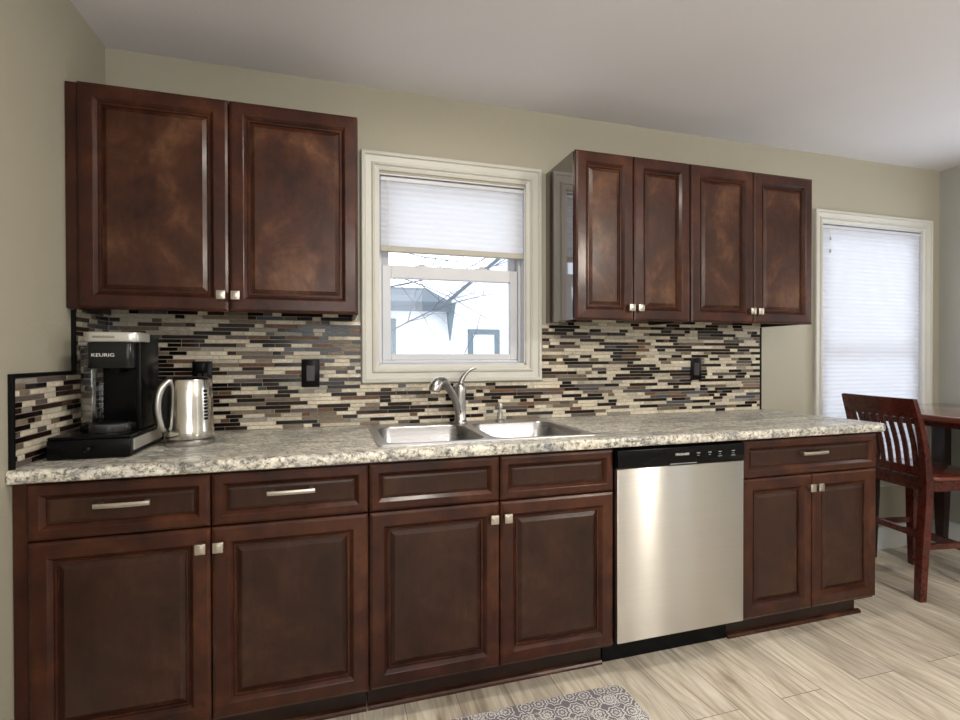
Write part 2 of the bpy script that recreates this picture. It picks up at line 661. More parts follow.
W1 = (1.052, 1.767, 1.183, 2.058)
W2 = (3.690, 4.540, 0.470, 2.030)
bm = B()
wall_panels(bm, -0.12, XR + 0.12, -0.1, 2.56, [W1, W2], lambda q, a, b, c, d: box(q, a, b, 0.0, 0.14, c, d))
struct(obj('wall_back', bm, M_WALL, smooth=0))
bm = B()
box(bm, -0.12, 0.0, YF - 0.12, 0.0, -0.1, 2.56)
struct(obj('wall_left', bm, M_WALL, smooth=0))
PD = (-1.25, -0.35, 0.95, 2.05)      # invented out-of-view opening for the right-hand fill lamp
SL1 = (-4.58, -4.32, 0.15, 2.1)     # unseen slots, added to reflect as bright stripes in the dishwasher
SL2 = (-4.04, -3.77, 0.15, 2.1)
bm = B()
wall_panels(bm, YF - 0.12, 0.0, -0.1, 2.56, [PD, SL1, SL2], lambda q, a, b, c, d: box(q, XR, XR + 0.12, a, b, c, d))
struct(obj('wall_right', bm, M_WALLR, smooth=0))
FW = (0.35, 2.05, 0.85, 2.15)  # invented opening behind the camera for the front fill lamp
bm = B()
wall_panels(bm, -0.12, XR + 0.12, -0.1, 2.56, [FW], lambda q, a, b, c, d: box(q, a, b, YF - 0.12, YF, c, d))
struct(obj('wall_front', bm, M_WALLR, smooth=0))
bm = B()
box(bm, 0.0, XR, YF, 0.0, -0.1, 0.0)
struct(obj('floor', bm, M_FLOOR, smooth=0))
bm = B()
box(bm, 0.0, XR, YF, 0.0, ZC, ZC + 0.1)
struct(obj('ceiling', bm, M_CEIL, smooth=0))

# baseboards
BB = [(0, 0), (0, 0.011), (0.128, 0.011)]


def baseboard(name, x0, x1, y0, y1, axis, sgn):
    bm = B()
    prof = [(0, 0), (0.014, 0), (0.014, 0.118), (0.010, 0.130), (0.008, 0.138), (0, 0.142)]
    ends = []
    for u in ((x0, x1) if axis == 'x' else (y0, y1)):
        ring = []
        for d, z in prof:
            if axis == 'x':
                ring.append(bm.verts.new((u, y0 + sgn * d, z)))
            else:
                ring.append(bm.verts.new((x0 + sgn * d, u, z)))
        ends.append(ring)
    n = len(prof)
    for k in range(n):
        bm.faces.new((ends[0][k], ends[0][(k + 1) % n], ends[1][(k + 1) % n], ends[1][k]))
    bm.faces.new(ends[0]); bm.faces.new(ends[1][::-1])
    bmesh.ops.recalc_face_normals(bm, faces=bm.faces[:])
    struct(obj(name, bm, M_BASEB, smooth=20))


baseboard('baseboard_back', 3.25, XR - 0.014, 0, 0, 'x', -1)
baseboard('baseboard_right', XR, XR, YF, 0, 'y', -1)
baseboard('baseboard_left', 0, 0, YF, -0.64, 'y', 1)


# ------------------------------------------------------------------ windows
def casing(bm, x0, x1, z0, z1, w, yf=0.0):
    """moulded casing, outer size given"""
    prof = [(0, 0), (0, 0.020), (0.004, 0.025), (w * 0.20, 0.026), (w * 0.26, 0.018), (w * 0.58, 0.012), (w * 0.64, 0.019), (w * 0.72, 0.020), (w * 0.78, 0.012), (w * 0.92, 0.009), (w, 0.006), (w, 0.0)]
    return frame_front(bm, x0, x1, z0, z1, yf, prof)


def sash(bm, x0, x1, z0, z1, y0, y1, w, wb=None, wt=None):
    wb = wb or w
    wt = wt or w
    prof = []
    box(bm, x0, x0 + w, y0, y1, z0, z1, 0.003, 1)
    box(bm, x1 - w, x1, y0, y1, z0, z1, 0.003, 1)
    box(bm, x0 + w, x1 - w, y0, y1, z0, z0 + wb, 0.003, 1)
    box(bm, x0 + w, x1 - w, y0, y1, z1 - wt, z1, 0.003, 1)


w1 = struct_root('window_1', (1.41, 0.0, 1.11))
bm = casing(B(), 0.976, 1.848, 1.104, 2.149, 0.079)
obj('window_casing', bm, M_TRIM, w1, smooth=20)
bm = B()     # jamb liner, vinyl frame
j = (W1[0], W1[1], W1[2], W1[3])
box(bm, j[0], j[0] + 0.006, -0.002, 0.135, j[2], j[3]); box(bm, j[1] - 0.006, j[1], -0.002, 0.135, j[2], j[3])
box(bm, j[0], j[1], -0.002, 0.135, j[2], j[2] + 0.008); box(bm, j[0], j[1], -0.002, 0.135, j[3] - 0.006, j[3])
obj('window_jamb', bm, M_WHITE, w1, smooth=0)
bm = B()
sash(bm, 1.058, 1.761, 1.191, 2.052, 0.045, 0.13, 0.014, 0.014)
obj('window_frame', bm, M_WHITE, w1, smooth=0)
bm = B()
sash(bm, 1.074, 1.745, 1.206, 1.652, 0.050, 0.080, 0.040, 0.030, 0.060)
low = obj('lower_sash', bm, M_WHITE, w1, smooth=0)
bm = B()
box(bm, 1.100, 1.720, 0.066, 0.069, 1.230, 1.615)
obj('pane', bm, M_GLASS, low, smooth=0)
for xx in (1.26, 1.56):
    bm = B()
    box(bm, xx - 0.028, xx + 0.028, 0.052, 0.078, 1.650, 1.657, 0.002, 1)
    box(bm, xx - 0.012, xx + 0.016, 0.050, 0.066, 1.656, 1.664, 0.003, 2)
    obj('sash_lock', bm, M_WHITE, low, smooth=30)
bm = B()
sash(bm, 1.074, 1.745, 1.615, 2.040, 0.085, 0.112, 0.034, 0.035, 0.03)
upp = obj('upper_sash', bm, M_WHITE, w1, smooth=0)
bm = B()
box(bm, 1.105, 1.715, 0.097, 0.100, 1.645, 2.015)
obj('pane', bm, M_GLASS, upp, smooth=0)

w2 = struct_root('window_2', (4.115, 0.0, 0.4))
bm = casing(B(), 3.617, 4.612, 0.397, 2.103, 0.073)
obj('window_casing', bm, M_TRIM, w2, smooth=20)
bm = B()
j = W2
box(bm, j[0], j[0] + 0.006, -0.002, 0.135, j[2], j[3]); box(bm, j[1] - 0.006, j[1], -0.002, 0.135, j[2], j[3])
box(bm, j[0], j[1], -0.002, 0.135, j[2], j[2] + 0.008); box(bm, j[0], j[1], -0.002, 0.135, j[3] - 0.006, j[3])
obj('window_jamb', bm, M_WHITE, w2, smooth=0)
bm = B()
sash(bm, 3.70, 4.53, 0.48, 1.275, 0.060, 0.085, 0.04, 0.045, 0.04)
low = obj('lower_sash', bm, M_WHITE, w2, smooth=0)
bm = B()
box(bm, 3.735, 4.495, 0.071, 0.074, 0.52, 1.24)
obj('pane', bm, M_GLASS, low, smooth=0)
bm = B()
sash(bm, 3.70, 4.53, 1.24, 2.02, 0.09, 0.115, 0.04, 0.035, 0.04)
upp = obj('upper_sash', bm, M_WHITE, w2, smooth=0)
bm = B()
box(bm, 3.735, 4.495, 0.101, 0.104, 1.27, 1.99)
obj('pane', bm, M_GLASS, upp, smooth=0)

# unseen windows added for fill light and reflections
w3 = struct_root('added_window_3', (1.2, YF, 0.85))
bm = B()
frame_front(bm, 0.35, 2.05, 0.85, 2.15, YF + 0.002, [(0, 0.12), (0, 0), (0.05, 0), (0.05, 0.12)])
box(bm, 1.17, 1.23, YF - 0.08, YF - 0.03, 0.85, 2.15)
obj('window_frame', bm, M_WHITE, w3, smooth=0)
bm = B()
for a in ((0.26, 0.35, 0.76, 2.24), (2.05, 2.14, 0.76, 2.24), (0.35, 2.05, 0.76, 0.85), (0.35, 2.05, 2.15, 2.24)):
    box(bm, a[0], a[1], YF, YF + 0.02, a[2], a[3], 0.004, 1)
obj('window_casing', bm, M_TRIM, w3, smooth=0)
for _n, _s in (('added_window_4', SL1), ('added_window_5', SL2)):  # casings of the added slots that give the dishwasher its stripes
    w5 = struct_root(_n, (XR, _s[0], 0.15))
    bm = B()
    for a in ((_s[0] - 0.03, _s[0], 0.12, 2.13), (_s[1], _s[1] + 0.03, 0.12, 2.13), (_s[0], _s[1], 0.12, 0.15), (_s[0], _s[1], 2.10, 2.13)):
        box(bm, XR - 0.012, XR, a[0], a[1], a[2], a[3])
    obj('window_casing', bm, M_TRIM, w5, smooth=0)
w4 = struct_root('added_window_6', (XR, -0.8, 0.95))  # unseen window added beside the table to light from the right
bm = B()
for a in ((-1.25, -1.20, 0.95, 2.05), (-0.40, -0.35, 0.95, 2.05), (-1.20, -0.40, 0.95, 1.0), (-1.20, -0.40, 2.0, 2.05), (-1.20, -0.40, 1.47, 1.51)):
    box(bm, XR + 0.03, XR + 0.09, a[0], a[1], a[2], a[3])
obj('window_frame', bm, M_WHITE, w4, smooth=0)
bm = B()
for a in ((-1.32, -1.25, 0.88, 2.12), (-0.35, -0.28, 0.88, 2.12), (-1.25, -0.35, 2.05, 2.12), (-1.25, -0.35, 0.88, 0.95)):
    box(bm, XR - 0.02, XR, a[0], a[1], a[2], a[3], 0.004, 1)
obj('window_casing', bm, M_TRIM, w4, smooth=0)
# unseen door with pale casing, added behind the camera for dishwasher reflections
d2 = struct_root('added_door_1', (3.3, YF, 0))
bm = B()
box(bm, 2.92, 3.68, YF + 0.001, YF + 0.02, 0.0, 2.04, 0.003, 1)
obj('door_panel', bm, M_TRIM, d2, smooth=0)
bm = B()
for a in ((2.82, 2.91, 0, 2.14), (3.69, 3.78, 0, 2.14), (2.91, 3.69, 2.05, 2.14)):
    box(bm, a[0], a[1], YF, YF + 0.025, a[2], a[3], 0.004, 1)
obj('door_casing', bm, M_WHITE, d2, smooth=0)


# ------------------------------------------------------------------ shades
def shade(label, x0, x1, ztop, zbot, y, cord):
    r = thing('window_shade', label, 'window shade', ((x0 + x1) / 2, y, zbot))
    bm = B()
    n = int(round((ztop - 0.022 - zbot - 0.022) / 0.0125))
    zt, zb = ztop - 0.022, zbot + 0.022
    prev = None
    for k in range(n + 1):
        z = zt + (zb - zt) * k / n
        yy = y + (0.0018 if k % 2 else -0.0018)
        cur = (bm.verts.new((x0 + 0.004, yy, z)), bm.verts.new((x1 - 0.004, yy, z)))
        if prev:
            bm.faces.new((prev[0], cur[0], cur[1], prev[1]))
        prev = cur
    obj('shade_fabric', bm, M_SHADE, r, smooth=0)
    bm = B()
    box(bm, x0, x1, y - 0.009, y + 0.016, ztop - 0.024, ztop - 0.004, 0.003, 1)
    obj('head_rail', bm, M_WHITE, r, smooth=30)
    bm = B()
    box(bm, x0, x1, y - 0.009, y + 0.011, zbot, zbot + 0.028, 0.003, 1)
    obj('bottom_rail', bm, M_RAIL, r, smooth=30, label='beige bottom rail')
    cx, zl, tassels = cord
    bm = B()
    sweep(bm, [(cx, y - 0.017, ztop - 0.02), (cx, y - 0.018, zl)], 0.0011, 6)
    sweep(bm, [(cx - 0.006, y - 0.017, ztop - 0.02), (cx - 0.006, y - 0.018, zl + 0.05)], 0.0011, 6)
    obj('pull_cord', bm, M_PRINT, r)
    for tz in tassels:
        bm = B()
        lathe(bm, [(0, 0.022), (0.003, 0.02), (0.006, 0.004), (0.0055, 0), (0, 0)], cx, y - 0.018, tz, 12)
        obj('tassel', bm, M_SHADEGREY, r, label='grey cord tassel')
    return r


M_SHADEGREY = simple('grey_tassel', (0.32, 0.33, 0.36), 0.5)
shade('white pleated shade drawn a third down over the sink window', 1.062, 1.761, 2.050, 1.704, 0.010, (1.100, 1.72, []))
shade('white pleated shade fully lowered over the tall window by the dining table', 3.699, 4.535, 2.022, 0.482, 0.010, (3.745, 1.86, [1.925, 1.85]))

# ------------------------------------------------------------------ cabinets
DOOR = [(0, 0), (0, 0.013), (0.002, 0.0165), (0.010, 0.0205), (0.046, 0.0215), (0.048, 0.0205), (0.0570, 0.0110), (0.0585, 0.0085), (0.0605, 0.0085), (0.0620, 0.0120), (0.066, 0.0120), (0.0685, 0.0060), (0.070, 0.0060), (0.084, 0.0140)]
DRAW = [(0, 0), (0, 0.013), (0.002, 0.0165), (0.010, 0.0205), (0.028, 0.0215), (0.030, 0.0205), (0.0400, 0.0100), (0.0415, 0.0075), (0.0435, 0.0075), (0.0450, 0.0110), (0.052, 0.0130)]


def panel(name, x0, x1, z0, z1, yf, parent, prof=DOOR, inner=None):
    bm = rings_front(B(), x0, x1, z0, z1, yf, prof)
    bm.faces.ensure_lookup_table()
    for f in bm.faces:
        c = f.calc_center_median()
        ins = min(c.x - x0, x1 - c.x, c.z - z0, z1 - c.z)
        if ins > prof[-3][0] and c.y < yf - 0.001:
            f.material_index = 1
    o = obj(name, bm, M_CABFR, parent, smooth=0)
    o.data.materials.append(inner or M_PANEL)
    return o


def knob(x, z, yf, parent):
    bm = B()
    sweep(bm, [(x, yf + 0.001, z), (x, yf - 0.016, z)], [0.008, 0.006], 12)
    box(bm, x - 0.0155, x + 0.0155, yf - 0.026, yf - 0.015, z - 0.0165, z + 0.0165, 0.0035, 3)
    box(bm, x - 0.009, x + 0.009, yf - 0.0275, yf - 0.024, z - 0.010, z + 0.010, 0.0015, 2)
    obj('knob', bm, M_NICKEL, parent, smooth=40)


def pull(xc, z, yf, parent, L=0.145):
    bm = B()
    h = L / 2
    for s in (-1, 1):
        box(bm, xc + s * (h - 0.012) - 0.006, xc + s * (h - 0.012) + 0.006, yf - 0.026, yf + 0.001, z - 0.006, z + 0.006, 0.001, 1)
    prev = []
    pts = [(xc - h, yf - 0.025, z), (xc - h * 0.6, yf - 0.0275, z), (xc, yf - 0.0285, z), (xc + h * 0.6, yf - 0.0275, z), (xc + h, yf - 0.025, z)]
    sweep(bm, smooth_path(pts, 4), 0.0035, 8, 1.9, square=True)
    obj('pull', bm, M_NICKEL, parent, smooth=40)


YB = -0.609      # face-frame plane of base cabinets
YD = YB - 0.0215
ZS = 0.7095      # drawer bottom / door top split


def base_cabinet(label, x0, x1, doors, drawers, pulls, knobs, filler=None, group=None, shoe_end=0.0, bottom=0.118):
    r = thing('base_cabinet', label, 'cabinet', ((x0 + x1) / 2, -0.3, 0.0))
    bm = B()
    f0 = filler if filler is not None else x0
    box(bm, f0, f0 + 0.018, YB + 0.019, -0.012, 0.105, 0.872)
    box(bm, x1 - 0.018, x1, YB + 0.019, -0.012, 0.105, 0.872)
    box(bm, f0, x1, YB + 0.019, -0.012, 0.105, 0.123)
    box(bm, f0, x1, -0.012, -0.004, 0.105, 0.872)
    for a, b, c, d in ((f0, x1, 0.105, 0.14), (f0, x1, 0.69, 0.73), (f0, x1, 0.84, 0.872), (f0, f0 + 0.045, 0.14, 0.84), (x1 - 0.04, x1, 0.14, 0.84), ((x0 + x1) / 2 - 0.04, (x0 + x1) / 2 + 0.04, 0.14, 0.84)):
        box(bm, a, b, YB, YB + 0.019, c, d)
    obj('carcass', bm, M_CABDARK, r, smooth=0)
    bm = B()   # recessed plinth
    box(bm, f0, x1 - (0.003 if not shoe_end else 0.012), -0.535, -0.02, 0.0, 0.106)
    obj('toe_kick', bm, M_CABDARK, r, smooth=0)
    bm = B()
    prof = [(0, 0), (-0.016, 0), (-0.015, 0.007), (-0.010, 0.013), (0, 0.016)]
    a = [bm.verts.new((f0, -0.535 + d, z)) for d, z in prof]
    b = [bm.verts.new((x1 + (-0.004 if not shoe_end else 0.012), -0.535 + d, z)) for d, z in prof]
    for k in range(5):
        bm.faces.new((a[k], a[(k + 1) % 5], b[(k + 1) % 5], b[k]))
    bm.faces.new(a); bm.faces.new(b[::-1])
    bmesh.ops.recalc_face_normals(bm, faces=bm.faces[:])
    obj('shoe_moulding', bm, M_CAB, r, smooth=30)
    if filler is not None:
        bm = B()
        box(bm, filler + 0.001, x0 - 0.001, YB - 0.008, YB + 0.002, 0.02, 0.872, 0.001, 1)
        obj('filler_strip', bm, M_CABFR, r, smooth=0)
    if shoe_end:
        bm = B()
        box(bm, x1 - 0.004, x1 + 0.004, YB, -0.004, 0.105, 0.872)
        obj('end_panel', bm, M_SIDE, r, smooth=0)
    ds = []
    for a, b in drawers:
        ds.append(panel('drawer_front', a + 0.0015, b - 0.0015, ZS + 0.002, 0.868, YB, r, DRAW))
    dd = []
    for a, b in doors:
        dd.append(panel('door', a + 0.0015, b - 0.0015, bottom, ZS - 0.002, YB, r))
    for i, xc in pulls:
        pull(xc, 0.802, YB - 0.013, ds[i], 0.140)
    for i, xc in knobs:
        knob(xc, 0.652, YB - 0.0205, dd[i])
    return r


base_cabinet('dark brown base cabinet with two drawers, beside the left wall under the coffee maker', 0.0370, 0.9637,
             [(0.0370, 0.4969), (0.4969, 0.9637)], [(0.0370, 0.4969), (0.4969, 0.9637)], [(0, 0.272), (1, 0.727)], [(0, 0.472), (1, 0.520)], filler=0.001)
base_cabinet('dark brown sink base cabinet with two blank false drawer fronts, left of the dishwasher', 0.9650, 1.8790,
             [(0.9650, 1.4201), (1.4201, 1.8790)], [(0.9650, 1.4201), (1.4201, 1.8790)], [], [(0, 1.394), (1, 1.445)])
base_cabinet('dark brown base cabinet with one wide drawer, right of the dishwasher at the counter end', 2.4880, 3.2490,
             [(2.4880, 2.8645), (2.8645, 3.2490)], [(2.4880, 3.2490)], [(0, 2.862)], [(0, 2.842), (1, 2.888)], shoe_end=1.0)


def wall_cabinet(label, x0, x1, split, filler=None, side=False, zt=2.1375, yb=-0.2955):
    zb = 1.387
    r = thing('wall_cabinet', label, 'cabinet', ((x0 + x1) / 2, -0.15, zb))
    f0 = filler if filler is not None else x0
    bm = B()
    t = 0.016
    box(bm, f0, x1, yb, -0.004, zb + 0.03, zt - 0.004)
    box(bm, f0, x1, yb, yb + 0.019, zb + 0.002, zb + 0.03)
    box(bm, x1 - t, x1, yb + 0.019, -0.004, zb + 0.002, zb + 0.03)
    box(bm, f0, f0 + t, yb + 0.019, -0.004, zb + 0.002, zb + 0.03)
    obj('carcass', bm, M_CABDARK, r, smooth=0)
    if side:
        bm = B()
        box(bm, x0 - 0.004, x0 + 0.001, yb + 0.001, -0.003, zb + 0.001, zt - 0.003)
        obj('side_panel', bm, M_SIDE, r, smooth=0, label='glossy dark red-brown side panel')
    if filler is not None:
        bm = B()
        box(bm, filler + 0.001, x0 - 0.001, yb - 0.008, yb + 0.002, zb + 0.002, zt - 0.002, 0.001, 1)
        obj('filler_strip', bm, M_CABFR, r, smooth=0)
    dd = []
    for a, b in ((x0, split), (split, x1)):
        dd.append(panel('door', a + 0.0015, b - 0.0015, zb, zt, yb, r, inner=M_CAB))
    knob(split - 0.0235, 1.444, yb - 0.0205, dd[0])
    knob(split + 0.0235, 1.444, yb - 0.0205, dd[1])
    return r


wall_cabinet('wide dark brown wall cabinet against the left wall above the coffee maker', 0.0358, 0.9481, 0.4967, filler=0.001, zt=2.145, yb=-0.310)
wall_cabinet('narrow dark brown wall cabinet with glossy side just right of the sink window', 1.8810, 2.4840, 2.1755, side=True)
wall_cabinet('dark brown wall cabinet at the right end, next to the tall shaded window', 2.4865, 3.2391, 2.8582)

# ------------------------------------------------------------------ dishwasher
r = thing('dishwasher', 'stainless steel dishwasher with black control panel between the base cabinets', 'dishwasher', (2.18, -0.3, 0))
x0, x1 = 1.881, 2.477
bm = B()
box(bm, x0 - 0.001, x1 + 0.006, -0.585, -0.02, 0.10, 0.872)
obj('tub', bm, M_BLACKM, r, smooth=0)
bm = B()
box(bm, x0 + 0.001, x1 - 0.004, -0.648, -0.586, 0.131, 0.7945, 0.004, 2)
obj('door', bm, M_STEEL, r, smooth=30)
bm = B()
box(bm, x0 + 0.001, x1 - 0.004, -0.652, -0.586, 0.797, 0.866, 0.004, 2)
cp = obj('control_panel', bm, M_BLACK, r, smooth=30)
bm = B()
box(bm, 2.110, 2.235, -0.6535, -0.651, 0.8025, 0.8225, 0.001, 1)
obj('handle_pocket', bm, M_BLACKM, cp, smooth=0)
bm = B()
sweep(bm, [(2.110, -0.655, 0.8025), (2.235, -0.655, 0.8025)], 0.0022, 8)
obj('pocket_lip', bm, simple('grey_lip', (0.22, 0.22, 0.22), 0.3), cp)
RX = Matrix.Rotation(PI / 2, 4, 'X')
bm = text_mesh('FRIGIDAIRE', 0.0125, Matrix.Translation((2.170, -0.6524, 0.834)) @ RX, 'brand_lettering', M_PRINT, cp)
obj('brand_lettering', bm, M_PRINT, cp, smooth=0)
for i, xx in enumerate((2.245, 2.300, 2.350, 2.415)):
    bm = B()
    box(bm, xx - 0.008, xx + 0.008, -0.6532, -0.6515, 0.838, 0.8405)
    box(bm, xx - 0.005, xx + 0.005, -0.6532, -0.6515, 0.829, 0.8305)
    if i > 1:
        box(bm, xx - 0.010, xx + 0.010, -0.6532, -0.6515, 0.8205, 0.822)
    obj('button_marking', bm, simple('dim_print', (0.35, 0.36, 0.37), 0.5), cp, smooth=0)
bm = B()
box(bm, x0 - 0.001, x1 + 0.006, -0.540, -0.5, 0.0, 0.128, 0.001, 1)
obj('kick_plate', bm, M_BLACK, r, smooth=0)

# ------------------------------------------------------------------ countertop with cut-out
SX0, SX1, SY0, SY1 = 0.998, 1.848, -0.566, -0.030
bm = B()
Z0, Z1 = 0.876, 0.914


def cell(x0, x1, y0, y1):
    box(bm, x0, x1, y0, y1, Z0, Z1)


hx0, hx1, hy0, hy1 = SX0 + 0.018, SX1 - 0.018, SY0 + 0.018, SY1 - 0.018
XE = 3.258
cell(0.0015, hx0, -0.62, -0.001)
cell(hx1, XE - 0.01, -0.62, -0.001)
cell(hx0, hx1, hy1, -0.001)
cell(hx0, hx1, -0.62, hy0)
bmesh.ops.remove_doubles(bm, verts=bm.verts, dist=1e-5)
# rolled front edge and right end edge
pr = [(-0.62, Z0), (-0.638, Z0), (-0.643, Z0 + 0.003), (-0.6455, Z0 + 0.010), (-0.6455, Z1 - 0.012), (-0.643, Z1 - 0.004), (-0.636, Z1), (-0.62, Z1)]
a = [bm.verts.new((0.0015, y, z)) for y, z in pr]
b = [bm.verts.new((XE + 0.02, y, z)) for y, z in pr]
for k in range(len(pr)):
    k2 = (k + 1) % len(pr)
    bm.faces.new((a[k], b[k], b[k2], a[k2]))
bm.faces.new(a[::-1]); bm.faces.new(b)
t = [( XE - 0.01, -0.001), (XE - 0.01, -0.62), (XE + 0.02, -0.62), (XE - 0.001, -0.001)]
prism(bm, t, Z0, Z1)
bmesh.ops.recalc_face_normals(bm, faces=bm.faces[:])
ct = obj('countertop', bm, M_GRAN, smooth=35)
tag(ct, 'long cream and grey speckled stone-look countertop running over all the base cabinets', 'countertop')

# ------------------------------------------------------------------ mosaic backsplash
PAL = [((0.60, 0.56, 0.46), 0.5, 24), ((0.46, 0.43, 0.35), 0.6, 10), ((0.006, 0.004, 0.004), 0.0, 31), ((0.022, 0.009, 0.007), 0.0, 13),
       ((0.17, 0.14, 0.105), 0.7, 13), ((0.10, 0.082, 0.078), 0.3, 9), ((0.13, 0.065, 0.034), 0.85, 6), ((0.07, 0.08, 0.10), 0.1, 2), ((0.30, 0.285, 0.25), 0.4, 5)]
PW = [p[2] for p in PAL]


def mosaic(name, regions, put, parent, zmin, zmax, seed):
    """rows of strip tiles; regions(z0,z1) -> list of (u0,u1)"""
    rnd = random.Random(seed)
    bm = B()
    lay = bm.loops.layers.float_color.new('tint')
    pitch = 0.0166
    nrow = int(math.ceil((zmax - zmin) / pitch))
    for k in range(nrow):
        z0 = zmin + k * pitch
        z1 = min(z0 + pitch - 0.0018, zmax)
        if z1 - z0 < 0.003:
            continue
        for (u0, u1) in regions(z0, z1):
            u = u0 - rnd.random() * 0.06
            last = -1
            while u < u1:
                L = rnd.choice((0.035, 0.05, 0.065, 0.085, 0.11, 0.14, 0.17))
                a, b = max(u, u0), min(u + L, u1)
                i = rnd.choices(range(len(PAL)), PW)[0]
                if i == last and i > 1:
                    i = 0
                last = i
                if b - a > 0.004:
                    c, ms, _ = PAL[i]
                    f = rnd.uniform(0.82, 1.12)
                    n0 = len(bm.faces)
                    put(bm, a, b - 0.0018, z0, z1)
                    bm.faces.ensure_lookup_table()
                    for fc in bm.faces[n0:]:
                        for lp in fc.loops:
                            lp[lay] = (c[0] * f, c[1] * f, c[2] * f, ms)
                u += L
    return obj(name, bm, M_TILE, parent, smooth=0)


def quadbox(bm, P):
    """P: 8 corners, back 4 then front 4"""
    v = [bm.verts.new(p) for p in P]
    for f in ((4, 5, 6, 7), (0, 1, 5, 4), (1, 2, 6, 5), (2, 3, 7, 6), (3, 0, 4, 7)):
        bm.faces.new([v[i] for i in f])


def put_back(bm, a, b, z0, z1):
    e = 0.0006
    quadbox(bm, [(a, -0.0055, z0), (b, -0.0055, z0), (b, -0.0055, z1), (a, -0.0055, z1),
                 (a + e, -0.0090, z0 + e), (b - e, -0.0090, z0 + e), (b - e, -0.0090, z1 - e), (a + e, -0.0090, z1 - e)])


def put_left(bm, a, b, z0, z1):
    e = 0.0006
    quadbox(bm, [(0.0055, a, z0), (0.0055, b, z0), (0.0055, b, z1), (0.0055, a, z1),
                 (0.0090, a + e, z0 + e), (0.0090, b - e, z0 + e), (0.0090, b - e, z1 - e), (0.0090, a + e, z1 - e)])


OUT = [(0.722, 0.797, 1.092, 1.213), (0.300, 0.375, 1.085, 1.206), (2.735, 2.805, 1.092, 1.213)]


def reg_back(z0, z1):
    if z1 > 1.388:
        segs = [(0.0095, 0.940), (1.886, 3.214)]
    elif z1 > 1.104:
        segs = [(0.0095, 0.975), (1.849, 3.214)]
    else:
        segs = [(0.0095, 3.214)]
    out = []
    for s in segs:
        cuts = [o for o in OUT if o[2] < z1 and o[3] > z0 and s[0] < o[0] < s[1]]
        u = s[0]
        for c in sorted(cuts):
            out.append((u, c[0] + 0.012)); u = c[1] - 0.012
        out.append((u, s[1]))
    return out


bs = thing('tile_backsplash', 'brown, cream and black strip mosaic backsplash along the back wall above the counter', 'backsplash', (1.6, 0, 0.914))
bm = B()
box(bm, 0.0005, 0.975, -0.006, -0.0005, 0.9145, 1.386)
box(bm, 0.0005, 0.940, -0.006, -0.0005, 1.386, 1.415)
box(bm, 1.886, 3.215, -0.006, -0.0005, 1.386, 1.415)
box(bm, 0.975, 1.849, -0.006, -0.0005, 0.9145, 1.103)
box(bm, 1.849, 3.215, -0.006, -0.0005, 0.9145, 1.386)
obj('grout', bm, M_GROUT, bs, smooth=0)
mosaic('mosaic_tiles', reg_back, put_back, bs, 0.9165, 1.4145, 3)
bm = B()
box(bm, 3.215, 3.224, -0.011, -0.0005, 0.9145, 1.386, 0.001, 1)
obj('edge_trim', bm, M_BLACKM, bs, smooth=0, label='thin black tile edging')

ls = thing('tile_backsplash', 'stepped strip mosaic backsplash with black edging on the left side wall', 'backsplash', (0, -0.3, 0.914))
bm = B()
box(bm, 0.0005, 0.006, -0.275, -0.0095, 0.9145, 1.4145)
box(bm, 0.0005, 0.006, -0.620, -0.275, 0.9145, 1.166)
obj('grout', bm, M_GROUT, ls, smooth=0)
mosaic('mosaic_tiles', lambda z0, z1: [(-0.275, -0.0095)] if z1 > 1.167 else [(-0.618, -0.0095)], put_left, ls, 0.9165, 1.4145, 11)
bm = B()
box(bm, 0.0005, 0.012, -0.632, -0.619, 0.9145, 1.178, 0.001, 1)
box(bm, 0.0005, 0.012, -0.619, -0.275, 1.166, 1.178, 0.001, 1)
box(bm, 0.0005, 0.012, -0.287, -0.275, 1.178, 1.386, 0.001, 1)
obj('edge_trim', bm, M_BLACKM, ls, smooth=0, label='black pencil tile edging')

# ------------------------------------------------------------------ sink
r = thing('kitchen_sink', 'double-bowl stainless steel drop-in sink below the window', 'sink', (1.42, -0.3, 0.914))


def loop(bm, pts, z):
    return [bm.verts.new((x, y, z)) for x, y in pts]


def bridge(bm, a, b):
    n = len(a)
    for k in range(n):
        bm.faces.new((a[k], a[(k + 1) % n], b[(k + 1) % n], b[k]))


bowls = [(1.030, 1.405, -0.538, -0.125), (1.440, 1.816, -0.538, -0.125)]
bm = B()
NR = 6
outer0 = loop(bm, rrect(SX0, SX1, SY0, SY1, 0.02, NR), 0.9142)
outer1 = loop(bm, rrect(SX0 + 0.002, SX1 - 0.002, SY0 + 0.002, SY1 - 0.002, 0.019, NR), 0.9185)
outer2 = loop(bm, rrect(SX0 + 0.010, SX1 - 0.010, SY0 + 0.010, SY1 - 0.010, 0.016, NR), 0.9195)
bridge(bm, outer0, outer1); bridge(bm, outer1, outer2)
tops = [loop(bm, rrect(a, b, c, d, 0.062, NR), 0.9180) for a, b, c, d in bowls]
